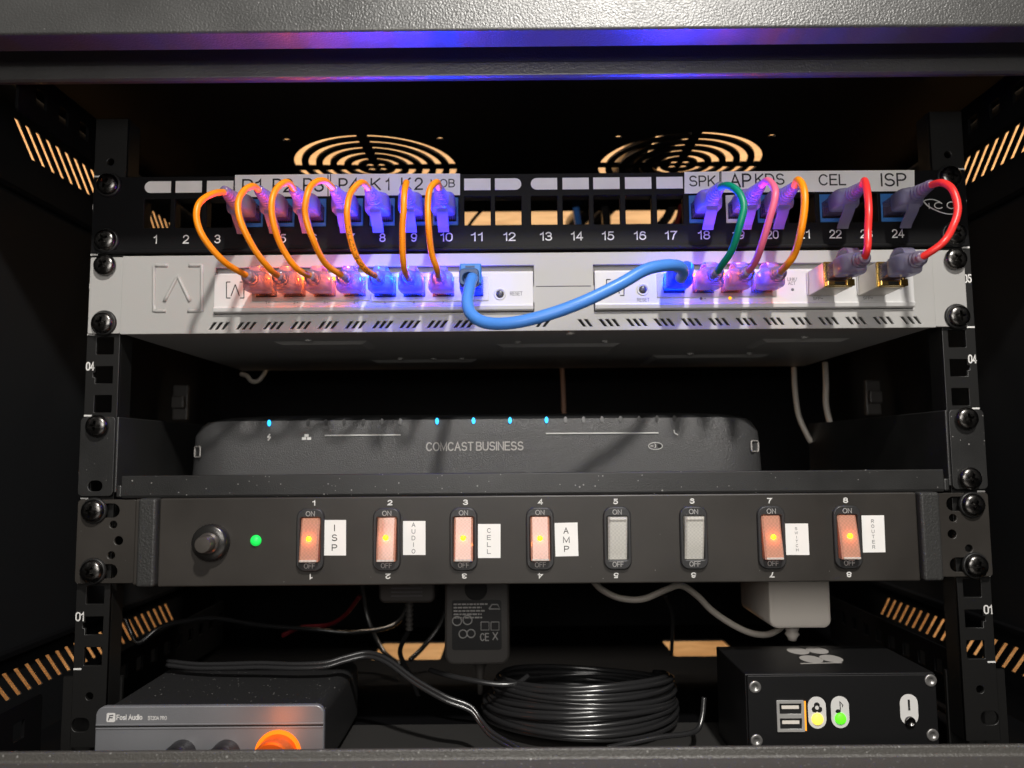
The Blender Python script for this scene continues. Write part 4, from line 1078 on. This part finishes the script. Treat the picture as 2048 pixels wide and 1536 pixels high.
# ================================================================== bottom of the cabinet
# amplifier
AY = -20.0
a0, a1 = at(191, 1440, AY).x, at(648, 1440, AY).x
zt = at(420, 1412, AY).z; zb = -50.9
am = thing('amplifier', 'small amplifier with grey metal face and orange-lit knob, dusty black top', 'amplifier', ((a0 + a1) / 2, 20, zb))
me = plate_xz([rect(a0, a1, zb, zt, 4.5, 8)], AY, 3.4, 0.5); link('front_face', me, M['amp_face'], am)
lp = rect(a0 + 1.5, a1 - 0.5, zb + 0.3, zt - 0.8, 6.5, 8)
g = Geo(); g.rings([[(x, y, z) for x, z in lp] for y in (AY + 3.5, AY + 5, 62, 66)]); smooth_by_angle(g.build('case', M['amp_body'], am), 40)
zg = at(420, 1452, AY).z
g = Geo(); g.box(a0 + 0.3, a1 - 0.3, AY - 0.06, AY + 0.2, zg - 0.35, zg + 0.35); g.build('groove', M['void'], am)
g = Geo(); g.box(a0 + 0.2, a1 - 0.2, AY - 0.35, AY + 0.2, zg + 0.5, zg + 1.3); g.box(a0 + 0.2, a1 - 0.2, AY - 0.35, AY + 0.2, zg - 1.3, zg - 0.5); g.build('trim_line', M['amp_face'], am, bevel=0.2)
g = Geo(); text_px(g, 'Fosi Audio', 233, 1429, 285, 1440, AY, weight=0.17); text_px(g, 'BT20A PRO', 296, 1432, 334, 1440, AY); g.build('maker_name', M['print'], am)
p = at(222, 1435, AY); g = Geo(); g.poly([(p.x + a, AY - 0.1, p.z + b) for a, b in rect(-2.2, 2.2, -2.2, 2.2, 0.8)], (0, 0.08, 0)); mk = g.build('maker_mark', M['print'], am)
g = Geo(); g.tube([(p.x - 1, AY - 0.12, p.z - 1.2), (p.x - 0.6, AY - 0.12, p.z + 1.0), (p.x + 1.2, AY - 0.12, p.z + 1.2)], 0.3, 6); g.tube([(p.x - 0.4, AY - 0.12, p.z), (p.x + 0.9, AY - 0.12, p.z)], 0.3, 6); g.build('maker_letter', M['grey_ink'], mk)
for u, v, r in ((365, 1508, 7.0), (453, 1508, 7.0)):
    p = at(u, v, AY); g = Geo(); g.lathe((p.x, AY + 0.2, p.z), [(r, 0), (r, 9), (r - 0.6, 10), (r - 2, 10.2), (0.2, 10.0)], 40); smooth_by_angle(g.build('tone_knob', M['knob'], am))
p = at(556, 1508, AY)
g = Geo(); g.lathe((p.x, AY + 0.2, p.z), [(11.6, 0), (11.6, 0.9), (8.4, 1.0)], 48); g.build('lit_ring', M['ring'], am)
g = Geo(); g.lathe((p.x, AY - 0.9, p.z), [(9.8, 0), (9.6, 10), (8.8, 11), (0.2, 11)], 48); smooth_by_angle(g.build('volume_knob', mat('knob_orange_anodised', (0.75, 0.17, 0.02), 0.3, metal=0.5, bump=0.1), am))
lamp('knob_glow', 'POINT', (p.x, AY - 15, p.z + 15), 0.010, (1.0, 0.20, 0.03), 9)

# streamer box
BY = -16.0
b0, b1 = at(1497, 1420, BY).x, at(1875, 1420, BY).x
zt = at(1690, 1350, BY).z; zb = -50.9
st = thing('audio_streamer', 'small black metal box with two USB sockets and round signal lights', 'audio streamer', ((b0 + b1) / 2, 20, zb))
g = Geo(); g.box(b0, b1, BY, BY + 2, zb + 1, zt); g.build('front_face', M['box_black'], st, bevel=0.4)
g = Geo(); g.box(b0 - 0.6, b1 + 0.6, BY + 2.2, 42, zb, zt + 0.3); g.build('case', M['box_black'], st, bevel=0.6)
for u, v in ((1510, 1374), (1861, 1361), (1513, 1481), (1865, 1470)):
    p = at(u, v, BY); g = Geo(); g.lathe((p.x, BY + 0.1, p.z), [(3.1, 0), (3.0, 0.5), (2.6, 0.7), (1.3, 0.6), (1.2, 0.2), (0.1, 0.2)], 24); g.build('corner_screw', M['port'], st, smooth=True)
x0, x1, z0, z1 = box_px(1553, 1400, 1608, 1463, BY)
loops = [rect(x0, x1, z0, z1, 0.4), rect(x0 + 1.4, x1 - 1.4, z0 + 1.5, z0 + 6.6), rect(x0 + 1.4, x1 - 1.4, z1 - 6.6, z1 - 1.5)]
us = link('usb_socket', plate_xz(loops, BY - 0.9, 0.85, 0.1), M['steel'], st)
g = Geo(); g.box(x0 + 1.2, x1 - 1.2, BY - 0.05, BY - 0.02, z0 + 1.2, z1 - 1.2); g.build('socket_inside', M['void'], us)
g = Geo()
for zz in (z0 + 4.6, z1 - 3.4): g.box(x0 + 2.6, x1 - 2.6, BY - 0.5, BY - 0.1, zz - 0.8, zz + 0.8)
g.build('socket_tongue', M['adapter_white'], us)
g = Geo(); g.box(x1 + 0.1, x1 + 0.9, BY - 0.6, BY - 0.02, z0 + 0.5, z1 - 0.5); g.build('socket_light', glow('socket_glow', (1.0, 0.35, 0.02), 0.8), us)
for (u0, v0, u1, v1) in ((1616, 1393, 1652, 1457), (1662, 1392, 1698, 1456), (1800, 1388, 1836, 1450)):
    x0, x1, z0, z1 = box_px(u0, v0, u1, v1, BY)
    g = Geo(); g.poly([(a, BY - 0.15, b) for a, b in rect(x0, x1, z0, z1, (x1 - x0) / 2 - 0.05, 8)], (0, 0.1, 0)); bd = g.build('light_badge', M['print'], st)
    g = Geo(); xc = (x0 + x1) / 2
    if u0 == 1616:
        for k in range(3):
            a = math.radians(90 + 120 * k); g.poly([(xc + 1.35 * math.cos(a) + e * 1.5, BY - 0.2, z1 - 5.6 + 1.35 * math.sin(a) + f * 1.5) for e, f in circ(0, 0, 1, 14)], (0, 0.04 + 0.004 * k, 0))
    elif u0 == 1662:
        g.poly([(xc - 1 + a, BY - 0.2, z1 - 7.4 + b) for a, b in [(e * 1.3, f * 1.0) for e, f in circ(0, 0, 1, 14)]], (0, 0.04, 0))
        g.tube([(xc + 0.1, BY - 0.2, z1 - 7.3), (xc + 0.1, BY - 0.2, z1 - 2.6), (xc + 1.5, BY - 0.2, z1 - 4.4), (xc + 1.2, BY - 0.2, z1 - 5.2)], 0.25, 6)
    else:
        text(g, '!', xc - 0.5, xc + 0.5, z1 - 8.0, z1 - 2.6, BY - 0.18, weight=0.2)
    g.build('badge_symbol', M['ink'], bd)
    if u0 == 1616:
        g = Geo(); g.poly([(xc + e, BY - 0.26, z1 - 5.4 + f) for e, f in circ(0, 0, 1.0, 14)], (0, 0.03, 0)); g.build('badge_eye', M['print'], bd)
    zl = z0 + 4.6
    if u0 < 1700:
        g = Geo(); g.lathe((xc, BY - 0.12, zl), [(2.9, 0), (2.7, 0.7), (1.6, 1.3), (0.1, 1.5)], 24); o = g.build('signal_light', M['led_yellow'] if u0 == 1616 else M['led_lime'], st, smooth=True)
        o['label'] = 'yellow light' if u0 == 1616 else 'green light'
    else:
        g = Geo(); g.lathe((xc, BY - 0.12, z0 + 1.6), [(2.7, 0), (2.6, 1.0), (1.7, 1.2), (1.5, 0.3), (0.1, 0.25)], 28); g.build('round_socket', M['screw'], st, smooth=True)
g = Geo()                                     # four-petal mark on the lid
ctr = CAM + (at(1627, 1310, 0) - CAM) * ((zt + 0.35 - CAM.z) / (at(1627, 1310, 0).z - CAM.z))
for dx, dy in ((-5.4, 3.6), (5.8, 4.0), (-4.6, -3.6), (6.6, -3.2)):
    g.poly([(ctr.x + dx + a * 5.8, ctr.y + dy * 2.4 + b * 7.6, ctr.z + 0.06) for a, b in circ(0, 0, 1, 24)], (0, 0, 0.05))
g.build('lid_mark', M['grey_mark'], st)
def on_lid(u, v): d = at(u, v, 0) - CAM; return CAM + d * ((zt + 0.4 - CAM.z) / d.z)
g = Geo(); qa, qb = on_lid(1602, 1328), on_lid(1685, 1326)
g.poly([qa, qb, qb + Vector((0, 1.6, 0)), qa + Vector((0, 1.6, 0))], (0, 0, 0.05)); g.build('lid_line', M['grey_mark'], st)

# adapters hanging behind the power strip
def adapter(name, label, u0, u1, vb, y, mt, depth, r, ztop=60):
    x0, x1 = at(u0, vb, y).x, at(u1, vb, y).x; z0 = at((u0 + u1) / 2, vb, y).z
    t = thing(name, label, 'power adapter', ((x0 + x1) / 2, y + depth / 2, z0), 'power adapters hanging under the power strip')
    me = plate_xz([rect(x0, x1, z0, ztop, r, 6)], y, depth, 1.6); smooth_by_angle(link('case', me, mt, t), 40)
    return t, x0, x1, z0
ad, x0, x1, z0 = adapter('power_adapter', 'white power adapter with rounded corners under switch 7', 1540, 1664, 1257, 62, M['adapter_white'], 60, 5)
xc = (x0 + x1) / 2
g = Geo(); g.lathe((xc + 5, 92, z0 - 14), [(2.6, 0), (3.2, 2), (4.6, 4), (3.6, 5.5), (4.6, 7.5), (3.8, 9), (5.2, 12), (5.6, 14)], 20, 'z'); g.build('strain_relief', M['adapter_white'], ad, smooth=True)
ad, x0, x1, z0 = adapter('power_adapter', 'black power adapter with a printed rating label under switch 3', 889, 1020, 1330, 66, M['adapter_black'], 34, 6)
lx0, lx1, lz0, lz1 = box_px(904, 1200, 1003, 1300, 65.8)
g = Geo(); g.poly([(a, 65.8, b) for a, b in rect(lx0, lx1, lz0, lz1, 1.5)], (0, 0.12, 0)); lb = g.build('rating_label', M['box_black'], ad)
g = Geo()
for k in range(5):
    z = lz1 - 2.5 - k * 2.0
    xx = lx0 + 1
    lim = lx0 + (lx1 - lx0) * (0.72, 0.6, 0.66, 0.6, 0.62)[k]
    while xx < lim:
        w_ = random.uniform(0.7, 3.2); g.box(xx, min(lim, xx + w_), 65.7, 65.78, z - 0.45, z + 0.45); xx += w_ + 0.5
for (u, v, rr) in ((914, 1242, 9), (935, 1240, 9), (942, 1267, 8), (926, 1268, 8)):
    g.tube([at(u + rr * math.cos(a), v + rr * math.sin(a), 65.7) for a in [2 * math.pi * k / 20 for k in range(21)]], 0.35, 5)
for (u, v) in ((970, 1252), (990, 1252)):
    q = [at(u + a, v + b, 65.7) for a, b in ((-8, -8), (8, -8), (8, 8), (-8, 8), (-8, -8))]; g.tube(q, 0.3, 5)
q = [at(u, v, 65.7) for u, v in ((978, 1218), (984, 1209), (995, 1209), (1000, 1218), (978, 1218))]; g.tube(q, 0.4, 5)
text_px(g, 'CE', 960, 1266, 978, 1282, 65.75)
text_px(g, 'X', 985, 1264, 996, 1280, 65.75)
g.build('printed_marks', M['dim_print'], lb)
p = at(952, 1178, 66); g = Geo(); g.lathe((p.x, 66, p.z), [(7, 0.05), (6.6, 0.3), (5.2, 0.35)], 32); g.build('case_recess', M['void'], ad)
g = Geo(); g.lathe(((x0 + x1) / 2 + 1, 82, z0 - 22), [(1.6, 0), (1.9, 6), (2.6, 12), (3.2, 17), (5.5, 19), (6, 22)], 18, 'z'); g.build('strain_relief', M['adapter_black'], ad, smooth=True)
ad, x0, x1, z0 = adapter('power_adapter', 'short black power adapter with ribbed cord under switch 2', 757, 870, 1206, 78, M['adapter_black'], 30, 4)
g = Geo()
prof = []
for k in range(7): prof += [(1.9, k * 3), (2.6, k * 3 + 0.5), (2.6, k * 3 + 1.6), (1.9, k * 3 + 2.1)]
xx = at(818, 1206, 90).x
g.lathe((xx, 92, z0 - 20), prof, 16, 'z'); g.build('strain_relief', M['adapter_black'], ad)
g = Geo()
for k in range(3): g.box(x0 + 8, x1 - 8, 77.85, 77.98, z0 + 4 + k * 2.4, z0 + 4.7 + k * 2.4)
g.build('printed_marks', M['grey_ink'], ad)
g = Geo(); g.tube(catmull([(xx, 92, z0 - 19), at(815, 1265, 95), at(800, 1305, 110), at(818, 1345, 120), at(840, 1400, 125)], 8), 1.6, 10); g.build('cord', M['black_cord'], ad, smooth=True)

# loose cords
def cord(label, pts, r, mt, cat='cable', twin=False, name='loose_cord'):
    path = catmull([at(u, v, y) for u, v, y in pts], 10)
    g = Geo()
    g.tube(path, r, 14)
    if twin: g.tube([p + Vector((0, -r * 0.7, -r * 1.75)) for p in path], r, 14)
    o = g.build(name, mt, smooth=True)
    return tag(o, label, cat)
cord('white cord swinging from behind the power strip to the white adapter', ((1185, 1160, 70), (1205, 1180, 70), (1240, 1196, 68), (1285, 1198, 66), (1330, 1180, 66), (1362, 1171, 68), (1395, 1192, 72), (1425, 1222, 76), (1470, 1252, 80), (1510, 1268, 84), (1545, 1266, 92), (1580, 1240, 100)), 2.0, M['white_cord'])
cord('black twin cord lying across the top of the amplifier', ((335, 1322, 40), (390, 1328, 34), (450, 1328, 30), (520, 1326, 28), (590, 1328, 26), (650, 1325, 26), (690, 1314, 28), (735, 1305, 30), (775, 1318, 26), (830, 1358, 18), (890, 1392, 12), (940, 1412, 10), (962, 1440, 6), (985, 1465, 0), (1035, 1495, -8), (1060, 1520, -12)), 1.2, M['black_cord'], twin=True)
cord('thin black cord arching behind the amplifier from the side vents', ((250, 1236, 80), (265, 1270, 80), (280, 1285, 78), (320, 1255, 84), (370, 1242, 96), (430, 1236, 110), (520, 1250, 130), (620, 1258, 150), (720, 1264, 160), (800, 1240, 180), (830, 1150, 190)), 1.6, M['black_cord'])
cord('short grey cord tip bending up beside the black adapter', ((860, 1340, 60), (900, 1352, 50), (950, 1362, 44), (1000, 1369, 42), (1035, 1366, 44), (1056, 1352, 50)), 1.5, M['black_cord'])
cord('black cord end standing up right of the coil', ((1215, 1496, 0), (1260, 1486, 4), (1320, 1474, 8), (1372, 1468, 12), (1396, 1458, 16), (1405, 1430, 20), (1408, 1395, 24)), 1.4, M['black_cord'])
cord('white wire hanging behind the tray, the longer left one', ((1588, 735, 190), (1590, 780, 188), (1597, 830, 186), (1612, 865, 184), (1622, 884, 184)), 2.0, M['white_cord'], name='hanging_wire')
cord('white wire hanging behind the tray, the shorter right one', ((1650, 725, 190), (1652, 770, 188), (1652, 810, 188), (1662, 855, 188)), 2.2, M['white_cord'], name='hanging_wire')
cord('brown wire pair standing behind the centre of the modem', ((1124, 735, 200), (1126, 770, 200), (1128, 830, 200)), 1.8, mat('brown_jacket', (0.25, 0.14, 0.09), 0.5), name='hanging_wire', twin=False)
cord('small white cable loop hooked under the tray at the left', ((482, 748, 190), (494, 752, 188), (503, 762, 186), (516, 762, 186), (527, 750, 188), (532, 740, 190)), 1.6, M['white_cord'], name='hanging_wire')
cord('dark red wire behind the amplifier', ((565, 1272, 170), (600, 1256, 168), (655, 1250, 160), (690, 1230, 150), (720, 1192, 140)), 1.5, M['red_cord'], name='hanging_wire')
cord('blue cable seen through the opening of port 14', ((1150, 395, 250), (1155, 440, 240), (1162, 480, 230)), 3.0, M['blue'], name='rear_cable')
cord('black cable behind the opening of port 15', ((1205, 390, 250), (1212, 430, 242), (1213, 470, 236)), 4.0, M['black_cord'], name='rear_cable')
cord('black slanted cable behind the opening of port 11', ((925, 470, 240), (950, 435, 246), (975, 410, 250)), 1.4, M['black_cord'], name='rear_cable')
cord('thick black cable crossing behind the openings of ports 16 and 17', ((1230, 480, 232), (1290, 470, 236), (1330, 440, 244), (1350, 400, 250)), 4.0, M['black_cord'], name='rear_cable')
cord('dark red cable behind the opening of port 17', ((1345, 470, 210), (1357, 435, 214), (1362, 410, 216)), 2.2, M['red_cord'], name='rear_cable')
cord('black wire hanging before the bright floor opening on the right', ((1330, 1190, 150), (1345, 1230, 160), (1343, 1310, 170)), 1.4, M['black_cord'], name='rear_cable')
cord('black wire crossing the bright floor opening on the left', ((720, 1150, 190), (735, 1235, 190), (765, 1300, 180), (800, 1330, 160)), 1.8, M['black_cord'], name='rear_cable')
cord('black wire slanting over the bright floor opening on the left', ((905, 1160, 190), (885, 1240, 190), (850, 1290, 185), (820, 1320, 175)), 1.8, M['black_cord'], name='rear_cable')

for lab, x, y1, r_ in (('thick black cable lying on the roof over the left half of the right fan', 82, 60, 9), ('second black roof cable, beside the thicker one over the right fan', 101, 110, 7)):
    g = Geo(); g.tube(catmull([(x - 30, 330, 338), (x - 12, 230, 336.9), (x, 160, 336.9), (x + 6, y1, 336.9), (x + 30, y1 - 40, 337)], 10), r_, 16)
    tag(g.build('roof_cable', M['black_cord'], smooth=True), lab, 'cable', 'cables lying on the cabinet roof')
# coil of speaker wire: one long cord wound in many turns
turns = 8; pts = []
cc = Vector((31, 72, 0))
N_ = 28
rr = [random.uniform(-3.2, 3.2) for _ in range(40)]
for k in range(int(turns * N_) + 1):
    f = k / (turns * N_); a = 2 * math.pi * k / N_ + 0.4
    lay = k / N_
    r_ = 53 - 4.0 * f + rr[int(lay * 3)] * (lay * 3 % 1) + rr[int(lay * 3) - 1] * (1 - lay * 3 % 1)
    z = -47.3 + lay * 2.9 - 0.16 * r_ * math.sin(a) * (0.3 + 0.8 * f) + 1.8 * math.sin(a - 0.6) * f + 1.3 * math.sin(2 * a + int(lay) * 1.3)
    pts.append(cc + Vector((r_ * math.cos(a) * 1.05, r_ * 0.98 * math.sin(a), z)))
path = catmull(pts, 3)
g = Geo(); g.tube(path, 1.65, 14); g.tube([p + Vector((0, 0.2 if p.y < cc.y else -0.2, 0)) + (cc - p).normalized() * -0.01 + Vector(((p.x - cc.x) * 0.055, (p.y - cc.y) * 0.055, -1.6 if p.z > -46 else 0)) for p in path], 1.5, 12)
tag(g.build('coiled_cord', M['black_cord'], smooth=True), 'coil of glossy black twin cord lying in many turns on the cabinet floor', 'cable coil')
